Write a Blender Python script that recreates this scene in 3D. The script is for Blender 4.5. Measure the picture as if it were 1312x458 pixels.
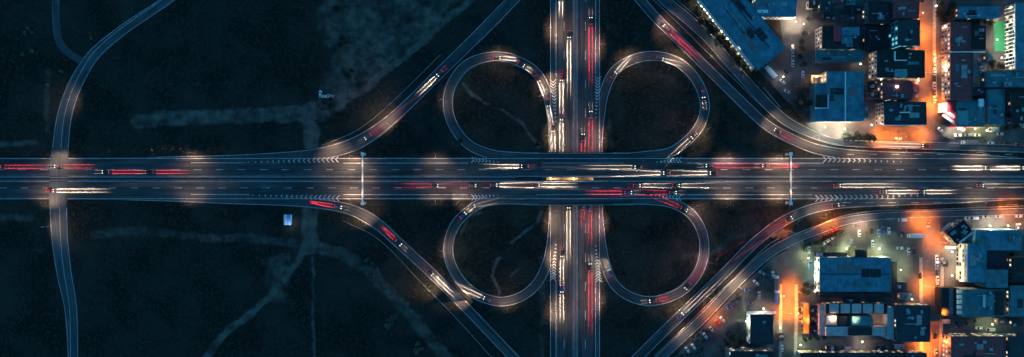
import bpy, math, random
import numpy as np
from mathutils import Vector, Matrix
R = math.radians
rnd = random.Random(7)
for o in list(bpy.data.objects): bpy.data.objects.remove(o)
SC = bpy.context.scene
COL = SC.collection

# ------------------------------------------------------------------ camera, sky, exposure
CAMH, S, CX, CY = 437.0, 0.5, 656.0, 229.0
cam_d = bpy.data.cameras.new('camera'); cam_d.lens = 24.0; cam_d.sensor_width = 36.0
cam_d.clip_start = 1.0; cam_d.clip_end = 20000.0
cam = bpy.data.objects.new('camera', cam_d); COL.objects.link(cam)
cam.location = (0, 0, CAMH); cam.rotation_euler = (0, 0, 0)
SC.camera = cam
wd = bpy.data.worlds.new('World'); SC.world = wd; wd.use_nodes = True
nt = wd.node_tree
sky = nt.nodes.new('ShaderNodeTexSky'); sky.sky_type = 'NISHITA'; sky.sun_disc = False
sky.sun_elevation = R(4.0); sky.sun_rotation = R(100); sky.altitude = 100
bgn = nt.nodes['Background']; bgn.inputs['Strength'].default_value = 0.115
tint = nt.nodes.new('ShaderNodeMix'); tint.data_type = 'RGBA'; tint.blend_type = 'MULTIPLY'
tint.inputs['Factor'].default_value = 1.0; tint.inputs['B'].default_value = (0.10, 0.52, 0.93, 1)
nt.links.new(sky.outputs['Color'], tint.inputs['A']); nt.links.new(tint.outputs['Result'], bgn.inputs['Color'])
SC.view_settings.view_transform = 'Standard'; SC.view_settings.look = 'None'
SC.view_settings.exposure = 2.0; SC.view_settings.gamma = 1.0; SC.view_settings.use_curve_mapping = False
LAMP = 1.45      # overall lamp level

def W(px, py, z=0.0):
    k = (CAMH - z) / CAMH * S
    return Vector(((px - CX) * k, (CY - py) * k, z))
def sm(t):
    t = min(1.0, max(0.0, t)); return t * t * (3 - 2 * t)
def hz(px):                      # height of the highway: it climbs to pass over the other road
    return 6.4 * sm((330 - abs(px - 738)) / 240.0)

# ------------------------------------------------------------------ materials
MATS = {}
def mat(name, col, rough=0.8, var=0.25, scale=0.4, metal=0.0, bump=0.0, col2=None, spec=0.3, fine=6.0):
    if name in MATS: return MATS[name]
    m = bpy.data.materials.new(name); m.use_nodes = True
    n = m.node_tree.nodes; l = m.node_tree.links; b = n['Principled BSDF']
    b.inputs['Roughness'].default_value = rough; b.inputs['Metallic'].default_value = metal
    b.inputs['Specular IOR Level'].default_value = spec
    g = n.new('ShaderNodeNewGeometry')
    a = n.new('ShaderNodeTexNoise'); a.inputs['Scale'].default_value = scale; a.inputs['Detail'].default_value = 5
    f = n.new('ShaderNodeTexNoise'); f.inputs['Scale'].default_value = fine; f.inputs['Detail'].default_value = 2
    l.new(g.outputs['Position'], a.inputs['Vector']); l.new(g.outputs['Position'], f.inputs['Vector'])
    s = n.new('ShaderNodeMath'); s.operation = 'MULTIPLY_ADD'; s.inputs[1].default_value = 0.35
    l.new(f.outputs['Fac'], s.inputs[0]); l.new(a.outputs['Fac'], s.inputs[2])
    mr = n.new('ShaderNodeMapRange'); mr.inputs['From Min'].default_value = 0.45; mr.inputs['From Max'].default_value = 0.9
    l.new(s.outputs[0], mr.inputs['Value'])
    mx = n.new('ShaderNodeMix'); mx.data_type = 'RGBA'
    c2 = col2 or tuple(min(1, c * (1 + var)) for c in col)
    c1 = col if col2 else tuple(c * (1 - var) for c in col)
    mx.inputs['A'].default_value = (*c1, 1); mx.inputs['B'].default_value = (*c2, 1)
    l.new(mr.outputs['Result'], mx.inputs['Factor']); l.new(mx.outputs['Result'], b.inputs['Base Color'])
    if bump:
        bn = n.new('ShaderNodeBump'); bn.inputs['Strength'].default_value = bump; bn.inputs['Distance'].default_value = 0.1
        l.new(s.outputs[0], bn.inputs['Height']); l.new(bn.outputs['Normal'], b.inputs['Normal'])
    MATS[name] = m; return m
def glow(name, col, strength):
    if name in MATS: return MATS[name]
    m = bpy.data.materials.new(name); m.use_nodes = True
    b = m.node_tree.nodes['Principled BSDF']
    b.inputs['Base Color'].default_value = (*[c * 0.6 for c in col], 1)
    b.inputs['Emission Color'].default_value = (*col, 1); b.inputs['Emission Strength'].default_value = strength
    m.cycles.emission_sampling = 'NONE'
    MATS[name] = m; return m
def road_mat(name, c1, c2, wear=0.45, lane=4.1):
    """asphalt: broad patches, grain, darker tyre tracks along the lanes (u across, v along, metres)"""
    m = mat(name, c1, 0.85, col2=c2, scale=0.06, fine=1.5, bump=0.1, spec=0.15)
    n = m.node_tree.nodes; l = m.node_tree.links; b = n['Principled BSDF']
    uv = n.new('ShaderNodeUVMap'); uv.uv_map = 'UVMap'
    mp = n.new('ShaderNodeMapping'); mp.inputs['Scale'].default_value = (1.3, 0.02, 1)
    l.new(uv.outputs['UV'], mp.inputs['Vector'])
    ns = n.new('ShaderNodeTexNoise'); ns.inputs['Scale'].default_value = 1.0; ns.inputs['Detail'].default_value = 3
    l.new(mp.outputs['Vector'], ns.inputs['Vector'])
    mr = n.new('ShaderNodeMapRange'); mr.inputs['From Min'].default_value = 0.35; mr.inputs['From Max'].default_value = 0.65
    mr.inputs['To Min'].default_value = 1.0 - wear; mr.inputs['To Max'].default_value = 1.0 + wear * 0.6
    l.new(ns.outputs['Fac'], mr.inputs['Value'])
    old = b.inputs['Base Color'].links[0].from_socket
    m2 = n.new('ShaderNodeMapping'); m2.inputs['Scale'].default_value = (0.24, 0.035, 1); l.new(uv.outputs['UV'], m2.inputs['Vector'])
    vo = n.new('ShaderNodeTexVoronoi'); vo.distance = 'CHEBYCHEV'; vo.inputs['Scale'].default_value = 1.0; l.new(m2.outputs['Vector'], vo.inputs['Vector'])
    sp_ = n.new('ShaderNodeSeparateColor'); l.new(vo.outputs['Color'], sp_.inputs['Color'])
    pr = n.new('ShaderNodeMapRange'); pr.inputs['From Min'].default_value = 0.55; pr.inputs['From Max'].default_value = 1.0; pr.inputs['To Min'].default_value = 1.0; pr.inputs['To Max'].default_value = 0.62
    l.new(sp_.outputs['Red'], pr.inputs['Value'])
    pm = n.new('ShaderNodeMath'); pm.operation = 'MULTIPLY'; l.new(pr.outputs['Result'], pm.inputs[0]); l.new(mr.outputs['Result'], pm.inputs[1])
    mr = pm
    vm = n.new('ShaderNodeVectorMath'); vm.operation = 'SCALE'
    l.new(old, vm.inputs[0]); l.new(mr.outputs[0], vm.inputs['Scale']); l.new(vm.outputs['Vector'], b.inputs['Base Color'])
    return m

ASPH = road_mat('asphalt', (0.052, 0.055, 0.062), (0.085, 0.088, 0.094))
ASPH2 = road_mat('asphalt_worn', (0.055, 0.065, 0.075), (0.10, 0.112, 0.122), 0.3)
TOWN = mat('town_paving', (0.045, 0.045, 0.045), 0.85, col2=(0.13, 0.125, 0.12), scale=0.09, fine=1.2, bump=0.15)
STREET = mat('street_asphalt', (0.07, 0.07, 0.072), 0.8, col2=(0.15, 0.14, 0.135), scale=0.12, fine=1.5, bump=0.1)
PAINT = mat('road_paint', (0.55, 0.55, 0.54), 0.6, var=0.45, scale=0.3)
CONC = mat('concrete', (0.3, 0.3, 0.29), 0.85, var=0.25, scale=0.5, bump=0.1)
DCONC = mat('dark_concrete', (0.11, 0.11, 0.11), 0.85, var=0.3, scale=0.5)
STEEL = mat('galvanised_steel', (0.35, 0.36, 0.37), 0.45, var=0.15, metal=0.6)
DSTEEL = mat('dark_steel', (0.06, 0.065, 0.07), 0.5, var=0.15, metal=0.4)
WHITE = mat('white_paint', (0.8, 0.8, 0.78), 0.5, var=0.08)
PINKW = mat('pale_render', (0.27, 0.235, 0.23), 0.8, var=0.15)
GREYW = mat('grey_render', (0.14, 0.14, 0.145), 0.8, var=0.2)
TEALW = mat('teal_glass_wall', (0.12, 0.28, 0.3), 0.3, var=0.2)
BLUEROOF = mat('blue_sheet_roof', (0.055, 0.19, 0.25), 0.55, var=0.38, scale=0.25, fine=2.0)
TEALROOF = mat('teal_sheet_roof', (0.04, 0.16, 0.18), 0.6, var=0.4, scale=0.25, fine=2.0)
DARKROOF = mat('dark_membrane_roof', (0.022, 0.022, 0.024), 0.8, var=0.35, scale=0.3, fine=2.0)
NAVYROOF = mat('navy_roof', (0.025, 0.035, 0.045), 0.7, var=0.25, scale=0.3, fine=2.0)
MAROON = mat('maroon_tile_roof', (0.26, 0.055, 0.06), 0.8, var=0.25, scale=0.5, fine=3.0)
PINKROOF = mat('pale_pink_roof', (0.5, 0.36, 0.34), 0.8, var=0.25, scale=0.35)
RED = mat('red_sheet', (0.45, 0.04, 0.06), 0.6, var=0.15)
GREEN = mat('artificial_turf', (0.03, 0.28, 0.12), 0.9, var=0.12)
GLASS = mat('dark_glass', (0.02, 0.025, 0.03), 0.12, var=0.1, spec=0.6)
TYRE = mat('tyre_rubber', (0.02, 0.02, 0.02), 0.9, var=0.1)
BARK = mat('bark', (0.06, 0.045, 0.035), 0.9)
L_WARM = glow('lit_window_warm', (1.0, 0.55, 0.22), 0.22)
L_WHITE = glow('lit_window_white', (1.0, 0.82, 0.6), 0.3)
L_COOL = glow('lit_window_cool', (0.25, 0.9, 1.0), 0.16)
G_HEAD = glow('headlight_lens', (1.0, 0.85, 0.65), 1.2)
G_TAIL = glow('tail_light_lens', (1.0, 0.04, 0.05), 0.5)
G_LAMPW = glow('lamp_globe_white', (1.0, 0.85, 0.6), 4.0)
G_LAMPO = glow('lamp_globe_orange', (1.0, 0.5, 0.16), 3.0)
OFF_HEAD = mat('headlight_off', (0.6, 0.6, 0.62), 0.2)
OFF_TAIL = mat('tail_light_off', (0.3, 0.02, 0.02), 0.3)

# ------------------------------------------------------------------ mesh helpers
class MB:
    def __init__(s): s.v = []; s.f = []
    def add(s, vs, fs):
        b = len(s.v); s.v += [tuple(p) for p in vs]; s.f += [tuple(i + b for i in f) for f in fs]; return s
    def box(s, c, d, rz=0.0, taper=1.0):
        x, y, z = c; a, b, h = d[0] / 2, d[1] / 2, d[2] / 2; ca, sa = math.cos(rz), math.sin(rz)
        vs = []
        for k, t in ((-1, 1.0), (1, taper)):
            for i, j in ((-1, -1), (1, -1), (1, 1), (-1, 1)):
                u, w = i * a * t, j * b * t
                vs.append((x + u * ca - w * sa, y + u * sa + w * ca, z + k * h))
        return s.add(vs, [(3, 2, 1, 0), (4, 5, 6, 7), (0, 1, 5, 4), (1, 2, 6, 5), (2, 3, 7, 6), (3, 0, 4, 7)])
    def loft(s, secs):
        n = len(secs[0]); vs = [p for q in secs for p in q]; fs = []
        for k in range(len(secs) - 1):
            for i in range(n):
                j = (i + 1) % n
                fs.append((k * n + i, k * n + j, (k + 1) * n + j, (k + 1) * n + i))
        fs.append(tuple(reversed(range(n)))); fs.append(tuple(range((len(secs) - 1) * n, len(secs) * n)))
        return s.add(vs, fs)
    def tube(s, p, q, r0, r1=None, n=8):
        p, q = Vector(p), Vector(q); r1 = r0 if r1 is None else r1
        d = (q - p).normalized(); a = d.orthogonal().normalized(); b = d.cross(a)
        c = lambda o, r: [o + (a * math.cos(2 * math.pi * i / n) + b * math.sin(2 * math.pi * i / n)) * r for i in range(n)]
        return s.loft([c(p, r0), c(q, r1)])
    def ball(s, c, r, n=8, m=5, sq=1.0):
        secs = []
        for k in range(1, m):
            t = math.pi * k / m
            secs.append([(c[0] + r * math.sin(t) * math.cos(2 * math.pi * i / n), c[1] + r * math.sin(t) * math.sin(2 * math.pi * i / n),
                          c[2] - r * math.cos(t) * sq) for i in range(n)])
        return s.loft(secs)
    def mesh(s, name, m=None):
        me = bpy.data.meshes.new(name); me.from_pydata(s.v, [], s.f); me.update()
        if m: me.materials.append(m)
        return me
def link(name, data, parent=None):
    o = bpy.data.objects.new(name, data); COL.objects.link(o)
    if parent: o.parent = parent
    return o
def put(name, mb, m, parent=None): return link(name, mb.mesh(name, m), parent)
def tag(o, label=None, cat=None, group=None, kind=None):
    if label: o['label'] = label
    if cat: o['category'] = cat
    if group: o['group'] = group
    if kind: o['kind'] = kind
    return o
def thing(name, label, cat, loc=(0, 0, 0), rz=0.0, group=None):
    o = link(name, None); o.location = loc; o.rotation_euler = (0, 0, rz); o.empty_display_size = 1
    return tag(o, label, cat, group)
def copy_tree(o, parent=None):
    c = o.copy(); COL.objects.link(c)
    if parent: c.parent = parent
    for ch in o.children: copy_tree(ch, c)
    return c
ORD = ['first', 'second', 'third', 'fourth', 'fifth', 'sixth', 'seventh', 'eighth', 'ninth', 'tenth', 'eleventh', 'twelfth',
       'thirteenth', 'fourteenth', 'fifteenth', 'sixteenth', 'seventeenth', 'eighteenth', 'nineteenth', 'twentieth']

# ------------------------------------------------------------------ roads
def spline(pts, step=2.5):
    """Catmull-Rom through (px,py,w,z) points -> world samples (x,y,z,width_m)"""
    P = [np.array([*W(p[0], p[1], p[3]), p[2] * S * (CAMH - p[3]) / CAMH]) for p in pts]
    P = [2 * P[0] - P[1]] + P + [2 * P[-1] - P[-2]]
    out = []
    for i in range(1, len(P) - 2):
        p0, p1, p2, p3 = P[i - 1:i + 3]
        a = lambda t, A, B: max(1e-6, np.linalg.norm((B - A)[:2])) ** 0.5 + t
        t0 = 0.0; t1 = a(t0, p0, p1); t2 = a(t1, p1, p2); t3 = a(t2, p2, p3)
        n = max(1, int(np.linalg.norm((p2 - p1)[:2]) / step))
        for k in range(n):
            t = t1 + (t2 - t1) * k / n
            A1 = (t1 - t) / (t1 - t0) * p0 + (t - t0) / (t1 - t0) * p1; A2 = (t2 - t) / (t2 - t1) * p1 + (t - t1) / (t2 - t1) * p2
            A3 = (t3 - t) / (t3 - t2) * p2 + (t - t2) / (t3 - t2) * p3
            B1 = (t2 - t) / (t2 - t0) * A1 + (t - t0) / (t2 - t0) * A2; B2 = (t3 - t) / (t3 - t1) * A2 + (t - t1) / (t3 - t1) * A3
            out.append((t2 - t) / (t2 - t1) * B1 + (t - t1) / (t2 - t1) * B2)
    out.append(P[-2]); return np.array(out)
def frames(sp):
    d = np.gradient(sp[:, :2], axis=0); d /= np.linalg.norm(d, axis=1)[:, None] + 1e-9
    return d, np.stack([-d[:, 1], d[:, 0]], 1)        # tangent, left normal
def ribbon(name, sp, lo, hi, dz, m, parent=None, skirt=0.0, i0=0, i1=None):
    """strip between lateral offsets lo and hi (functions of width) along a path"""
    q = sp[i0:i1]; d, nrm = frames(sp); nrm = nrm[i0:i1]
    L = q[:, :2] + nrm * np.array([hi(w) for w in q[:, 3]])[:, None]; Rr = q[:, :2] + nrm * np.array([lo(w) for w in q[:, 3]])[:, None]
    z = q[:, 2] + dz; n = len(q); vs = []; fs = []; uv = []
    s = np.concatenate([[0], np.cumsum(np.linalg.norm(np.diff(q[:, :2], axis=0), axis=1))])
    for i in range(n):
        vs += [(Rr[i, 0], Rr[i, 1], z[i]), (L[i, 0], L[i, 1], z[i])]
        uv += [(lo(q[i, 3]), s[i]), (hi(q[i, 3]), s[i])]
        if skirt: vs += [(Rr[i, 0], Rr[i, 1], z[i] - skirt), (L[i, 0], L[i, 1], z[i] - skirt)]; uv += [uv[-2], uv[-1]]
    k = 4 if skirt else 2
    for i in range(n - 1):
        a, b = i * k, (i + 1) * k
        fs.append((a, b, b + 1, a + 1))
        if skirt: fs += [(a, a + 2, b + 2, b), (a + 1, b + 1, b + 3, a + 3)]
    me = bpy.data.meshes.new(name); me.from_pydata(vs, [], fs); me.materials.append(m)
    ul = me.uv_layers.new(name='UVMap')
    for lp in me.loops: ul.data[lp.index].uv = uv[lp.vertex_index]
    me.update(); return link(name, me, parent)
ROADS = {}
def road(name, key, pts, dz, m=ASPH, skirt=0.5, lines=((-1, 1.0), (1, 1.0)), lw=0.22, cuts=None):
    sp = spline(pts); ROADS[key] = sp
    o = ribbon(name, sp, lambda w: -w / 2, lambda w: w / 2, dz, m, skirt=skirt); tag(o, kind='structure')
    for s_, inset in lines:
        c = lambda w, s_=s_, inset=inset: s_ * (w / 2 - inset)
        ribbon('edge_line', sp, lambda w: c(w) - lw / 2, lambda w: c(w) + lw / 2, dz + 0.006, PAINT, o)
    return o
def zr(px, py):   # height of a slip road near the highway
    return hz(px) * sm(1 - (abs(py - 229) - 30) / 60)
def diag(pts): return [(x, y, w, zr(x, y)) for x, y, w in pts]
def loop(pts):    # first point on the highway side, last on the lower road
    P = [np.array(p[:2]) for p in pts]; ds = np.concatenate([[0], np.cumsum([np.linalg.norm(b - a) for a, b in zip(P, P[1:])])])
    out = []
    for p, s in zip(pts, ds / ds[-1]):
        h = hz(p[0]); out.append((p[0], p[1], p[2], h * (1 - sm((s - 0.15) / 0.62))))
    return out
XS = [-900, -500, -250, -120] + list(range(-60, 1400, 20)) + [1500, 1800, 2200]
hwN = road('highway_carriageway', 'N', [(x, 214.7, 25.4, hz(x)) for x in XS], 0.12, lines=((-1, 0.65), (1, 0.7)), lw=0.26)
hwS = road('highway_carriageway', 'S', [(x, 243.9, 24.8, hz(x)) for x in XS], 0.12, lines=((-1, 0.7), (1, 0.65)), lw=0.26)
YS = [-900, -400, -200] + list(range(-100, 600, 25)) + [700, 900, 1400]
vL = road('lower_road_carriageway', 'L', [(719.8, y, 31, 0) for y in YS], 0.112, lines=((-1, 0.5), (1, 0.5)), lw=0.24)
vR = road('lower_road_carriageway', 'Rr', [(754, y, 30, 0) for y in YS], 0.112, lines=((-1, 0.5), (1, 0.5)), lw=0.24)
# second solid line between lanes and shoulder
def vx(c, x): return (c - x) * S
def extra_line(par, key, off, dz, lw=0.3, a=None, b=None, horiz=True):
    sp = ROADS[key]
    ax = 0 if horiz else 1
    idx = [i for i in range(len(sp)) if (a is None or a <= (sp[i, 0] / S + CX if horiz else CY - sp[i, 1] / S) <= b)]
    ribbon('shoulder_line', sp, lambda w: off - lw / 2, lambda w: off + lw / 2, dz + 0.006, PAINT, par, i0=idx[0], i1=idx[-1] + 1)
# N runs west->east so left normal = north ; offset in metres from centre
extra_line(hwN, 'N', (214.7 - 209.3) * S, 0.12, a=437, b=606); extra_line(hwN, 'N', (214.7 - 209.3) * S, 0.12, a=872, b=1056)
extra_line(hwN, 'N', (214.7 - 208.9) * S, 0.12, a=245, b=318); extra_line(hwN, 'N', (214.7 - 209.3) * S, 0.12, a=690, b=800, lw=0.2)
extra_line(hwS, 'S', (243.9 - 249.7) * S, 0.12, a=437, b=606); extra_line(hwS, 'S', (243.9 - 249.7) * S, 0.12, a=872, b=1042)
extra_line(hwS, 'S', (243.9 - 249.4) * S, 0.12, a=245, b=320); extra_line(hwS, 'S', (243.9 - 249.7) * S, 0.12, a=680, b=830, lw=0.2)
# lower road runs north->south: left normal = east
extra_line(vL, 'L', (712.4 - 719.8) * S, 0.112, a=-200, b=103, horiz=False); extra_line(vL, 'L', (712.4 - 719.8) * S, 0.112, a=358, b=700, horiz=False)
extra_line(vR, 'Rr', (763 - 754) * S, 0.112, a=-200, b=98, horiz=False); extra_line(vR, 'Rr', (763 - 754) * S, 0.112, a=360, b=700, horiz=False)

NWR = diag([(760, -104, 16), (700, -44, 16), (660, -3, 16), (640, 18, 16), (600, 58, 15.5), (560, 97, 15), (530, 127, 14.5), (503, 152, 15),
            (480, 170, 17), (456, 184, 18), (430, 193, 17), (400, 198.5, 15), (345, 202.8, 14), (280, 205, 12.5), (220, 206.2, 12), (130, 208, 10), (40, 211, 8)])
SWR = diag([(40, 248, 8), (120, 251, 10), (220, 253, 12), (300, 256, 12.5), (345, 257.5, 12.5), (390, 259.5, 13), (425, 263.5, 14), (450, 269, 15),
            (472, 279.5, 16), (490, 292, 15), (505, 306, 14.5), (530, 329, 14), (550, 347.5, 14), (580, 377, 13.5), (613, 411, 13.5), (654, 454, 13.5), (700, 502, 13.5), (760, 566, 13.5)])
NER = diag([(1420, 210, 8), (1312, 206, 9), (1250, 203, 11), (1192, 201.5, 13), (1140, 200.5, 13), (1092, 198.5, 14), (1070, 196, 14), (1040, 189.5, 14),
            (1011, 177, 14), (990, 166, 14), (975, 155, 14), (959, 140, 14), (930, 111.5, 13.5), (900, 82, 13.5), (866, 48, 13.5), (842, 25, 13.5), (820, 0, 13.5), (790, -40, 13.5), (750, -95, 13.5)])
SER = diag([(740, 536, 14), (790, 484, 14), (816, 459, 14), (840, 435, 14), (885, 391.5, 14), (929, 349, 14), (965, 312.5, 14), (1000, 285.5, 14), (1036, 269, 13.5),
            (1070, 262, 13.5), (1095, 259.8, 13.5), (1140, 258.3, 12.5), (1224, 256, 10.5), (1312, 252, 8), (1420, 248, 8)])
for k, p in (('NWR', NWR), ('SWR', SWR), ('NER', NER), ('SER', SER)): road('slip_ramp', k, p, 0.104, lines=((-1, 0.55), (1, 0.55)))
NWL = loop([(690, 201, 12), (668, 201.3, 13), (648, 200.5, 13.5), (630, 198, 13.5), (601, 186, 13.5), (580.5, 160.5, 13.8), (574, 135.5, 13.8), (578, 110.5, 14), (598, 83.5, 14), (632, 72.5, 13.5),
            (658, 76.5, 13.5), (686, 92.5, 13.5), (700, 117, 13.5), (706, 145, 12.5), (708, 165, 12), (708.5, 194, 11.5), (709, 229, 11)])
NEL = loop([(785, 201, 12), (808, 201.5, 13), (830, 199.6, 13.5), (859, 195.0, 13.5), (881, 180, 13.8), (897, 160, 13.8), (903, 138, 13.8), (899, 117, 13.8), (886, 95, 13.8), (866, 79, 13.6),
            (838.5, 71.9, 13.6), (809, 77.3, 13.6), (787, 91.8, 13.5), (774, 119, 13.5), (768.8, 152, 12), (767, 175, 11.5), (766.5, 194, 11.5), (766.3, 229, 11)])
SWL = loop([(690, 256.8, 12), (668, 256.3, 13), (642, 256, 13.5), (618, 260, 13.5), (598, 272.5, 13.5), (583, 289, 13.8), (575, 311, 13.8), (576, 333, 13.8), (588, 357, 13.8), (608, 376, 13.6),
            (640, 386.5, 13.5), (667, 380.5, 13.5), (687, 364.5, 13.5), (700, 340, 13.5), (706, 313, 12.5), (708, 290, 12), (708.7, 262, 11.5), (709, 229, 11)])
SEL = loop([(785, 256.8, 12), (810, 256.3, 13), (835, 256.6, 13.5), (858, 260, 13.5), (880, 270, 13.8), (894, 286, 13.8), (901.5, 307, 13.8), (901, 330, 13.8), (892, 353, 13.8), (870, 375, 13.8),
            (833, 386, 13.6), (804, 378.5, 13.6), (786, 363, 13.5), (776, 340, 13.5), (770.8, 315, 13), (768, 285, 12), (766.8, 262, 11.5), (766.3, 229, 11)])
for k, p in (('NWL', NWL), ('NEL', NEL), ('SWL', SWL), ('SEL', SEL)): road('loop_ramp', k, p, 0.096, lines=((-1, 0.55), (1, 0.55)))
road('crossing_road', 'X', [(330, -75, 13, 0), (225, -7, 13, 0), (208, 5, 13, 0), (157, 39.5, 14, 0), (122, 69, 16, 0), (103, 97, 18, 0), (91, 123, 19, 0), (82.5, 152, 20, 0), (77, 198, 22, 0)], 0.092, ASPH2, lines=((-1, .5), (1, .5), (1, 5.0)), lw=0.22)
road('crossing_road', 'X2', [(75, 258, 23, 0), (77, 305, 22, 0), (83, 352, 20, 0), (91, 395, 17, 0), (94, 458, 14, 0), (95, 520, 14, 0), (95, 700, 14, 0)], 0.092, ASPH2, lines=((-1, .5), (1, .5), (1, 5.0)), lw=0.22)
sp = spline([(77.5, 190, 22, 0), (76, 228, 24, 0), (75, 266, 23, 0)])
tag(ribbon('junction_paving', sp, lambda w: -w / 2, lambda w: w / 2, 0.134, ASPH2), kind='structure')
road('side_lane', 'X3', [(74, -150, 10, 0), (72, -5, 10, 0), (72.5, 30, 10, 0), (77, 55, 10, 0), (88, 68, 9.5, 0), (104, 78, 9, 0)], 0.085, ASPH2, lines=())
road('frontage_road', 'FN', [(760, -110, 14, 0), (820, -35, 14, 0), (851, 0, 14, 0), (880, 24, 14, 0), (906, 48, 13.5, 0), (941, 88, 13, 0), (990, 141, 13, 0), (1010, 157, 12, 0), (1035, 170, 11, 0),
     (1068, 181.5, 9, 0), (1110, 185, 9, 0), (1190, 187, 10, 0), (1312, 191, 10, 0), (1450, 195, 10, 0)], 0.08, ASPH2, lines=((-1, .3), (1, .3)), lw=0.2)
road('frontage_road', 'FS', [(720, 575, 12, 0), (812, 495, 12, 0), (852, 453, 12, 0), (900, 408, 12, 0), (947, 359, 12, 0), (985, 325, 12, 0), (1015, 308, 12, 0), (1050, 294, 12, 0), (1080, 284, 11, 0),
     (1110, 279, 10, 0), (1160, 275.5, 9, 0), (1230, 273.5, 9, 0), (1312, 271, 9, 0), (1450, 268, 9, 0)], 0.08, ASPH2, lines=((-1, .3), (1, .3)), lw=0.2)
road('town_street', 'TN', [(1186, -200, 18, 0), (1186, 0, 18, 0), (1185, 60, 19, 0), (1186, 120, 20, 0), (1188, 186, 22, 0)], 0.075, STREET, lines=())
road('town_street', 'TS', [(1193, 270, 24, 0), (1193, 330, 23, 0), (1193, 400, 22, 0), (1192, 458, 20, 0), (1192, 600, 20, 0)], 0.075, STREET, lines=())
road('town_street', 'TW', [(1022, 306, 16, 0), (1014, 330, 17, 0), (1010, 360, 16, 0), (1010, 400, 16, 0), (1009, 458, 15, 0), (1009, 600, 15, 0)], 0.075, STREET, lines=())
road('town_street', 'TE', [(1180, 440, 16, 0), (1215, 420, 18, 0), (1260, 419, 18, 0), (1312, 418, 17, 0), (1420, 418, 17, 0)], 0.07, STREET, lines=())
road('town_street', 'TM', [(1018, 438, 14, 0), (1060, 441, 14, 0), (1110, 443, 14, 0), (1180, 446, 14, 0)], 0.07, STREET, lines=())

for key, yy in (('AN', 200.6), ('AS', 257.6)):
    road('bridge_side_lane', key, [(x, yy, 10, hz(x)) for x in range(640, 850, 15)], 0.1, skirt=.4, lines=())
for key, lo_, hi_ in (('TN', -1, 1), ('TS', -1, 1), ('TW', -1, 1)):
    sp_ = ROADS[key]; i0 = 0 if key == 'TN' else 12; i1 = len(sp_) - 12 if key == 'TN' else len(sp_)
    for sd in (-1, 1):
        tag(ribbon('sidewalk', sp_, (lambda w: w / 2 + .05) if sd > 0 else (lambda w: -w / 2 - 2.05), (lambda w: w / 2 + 2.05) if sd > 0 else (lambda w: -w / 2 - .05), .19, CONC, skirt=.2, i0=i0, i1=i1), kind='structure')
# lane dashes: one object each, shared meshes
def dashes(par, px_list, py_list, horiz, zf, dz):
    me = MB().box((0, 0, 0), (4.9, 0.26, 0.004) if horiz else (0.26, 5.8, 0.004)).mesh('lane_dash', PAINT)
    for x in px_list:
        for y in py_list:
            z = zf(x); o = link('lane_dash', me, par); o.location = W(x, y, z) + Vector((0, 0, dz + 0.006))
            if horiz: o.rotation_euler = (0, -math.atan((zf(x + 8) - zf(x - 8)) / 8.0), 0)
dashes(hwN, [417.3 + 5 + 28.1 * k for k in range(-16, 36) if not 60 < 422 + 28.1 * k < 92], [217.7], True, hz, 0.12)
dashes(hwS, [420.6 + 5 + 28.1 * k for k in range(-16, 36) if not 60 < 425 + 28.1 * k < 92], [241.0], True, hz, 0.12)
dashes(vL, [722.7], [34 + 37 * k for k in range(-3, 16)], False, lambda x: 0, 0.112)
dashes(vR, [750.0], [34 + 37 * k for k in range(-3, 16)], False, lambda x: 0, 0.112)
dashes(hwN, [1060 + 29 * k for k in range(10)], [198 + 0], True, lambda x: 0, 0.108)
dashes(hwS, [1085 + 29 * k for k in range(6)], [260], True, lambda x: 0, 0.108)

# hatched gores: chevrons joined into one marking per gore
def gore(par, p0, p1, w0, w1, n, dz, zf, apex=1):
    """p0 narrow tip -> p1 wide nose, widths in px, chevrons across"""
    mb = MB(); p0 = Vector(p0); p1 = Vector(p1); d = (p1 - p0); L = d.length; d.normalize(); q = Vector((-d.y, d.x))
    for k in range(n):
        t = (k + 0.5) / n; t = t ** 0.85; c = p0 + d * L * t; hw = (w0 + (w1 - w0) * t) / 2
        th = 1.3; back = hw * 0.9 * apex
        for s_ in (-1, 1):
            pts = [c + d * back, c + d * (back + th), c + q * s_ * hw + d * th, c + q * s_ * hw]
            vs = []
            for p in pts:
                z = zf(p.x) ; v = W(p.x, p.y, z); vs.append((v.x, v.y, z + dz + 0.02))
            mb.add(vs, [(0, 1, 2, 3) if s_ > 0 else (3, 2, 1, 0)])
    o = put('hatched_gore', mb, PAINT, par); o.data.update(); return o
gore(hwN, (312, 208.5), (436, 204.5), 0.8, 7.5, 18, 0.12, hz, -1); gore(hwS, (318, 250), (437, 254.5), 0.8, 8, 18, 0.12, hz, -1)
gore(hwN, (1160, 208), (1052, 204.5), 0.8, 8, 15, 0.12, hz, -1); gore(hwS, (1200, 250), (1042, 254.5), 0.8, 9, 22, 0.12, hz, -1)
gore(hwN, (642, 208.3), (603, 204.8), 0.8, 7.5, 8, 0.12, hz, -1); gore(hwN, (838, 208.3), (874, 204.8), 0.8, 7.5, 8, 0.12, hz, -1)
gore(hwS, (642, 250), (603, 253.5), 0.8, 7.5, 8, 0.12, hz, -1); gore(hwS, (830, 250), (874, 253.8), 0.8, 7.5, 9, 0.12, hz, -1)
Z0 = lambda x: 0
gore(vL, (712.3, 160), (708.3, 101), 0.8, 8.5, 13, 0.112, Z0, -1); gore(vR, (763, 155), (766.2, 97), 0.8, 8, 13, 0.112, Z0, -1)
gore(vL, (712.3, 310), (708.2, 361), 0.8, 8.5, 12, 0.112, Z0, -1); gore(vR, (763, 312), (767.2, 363), 0.8, 9, 12, 0.112, Z0, -1)

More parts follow.
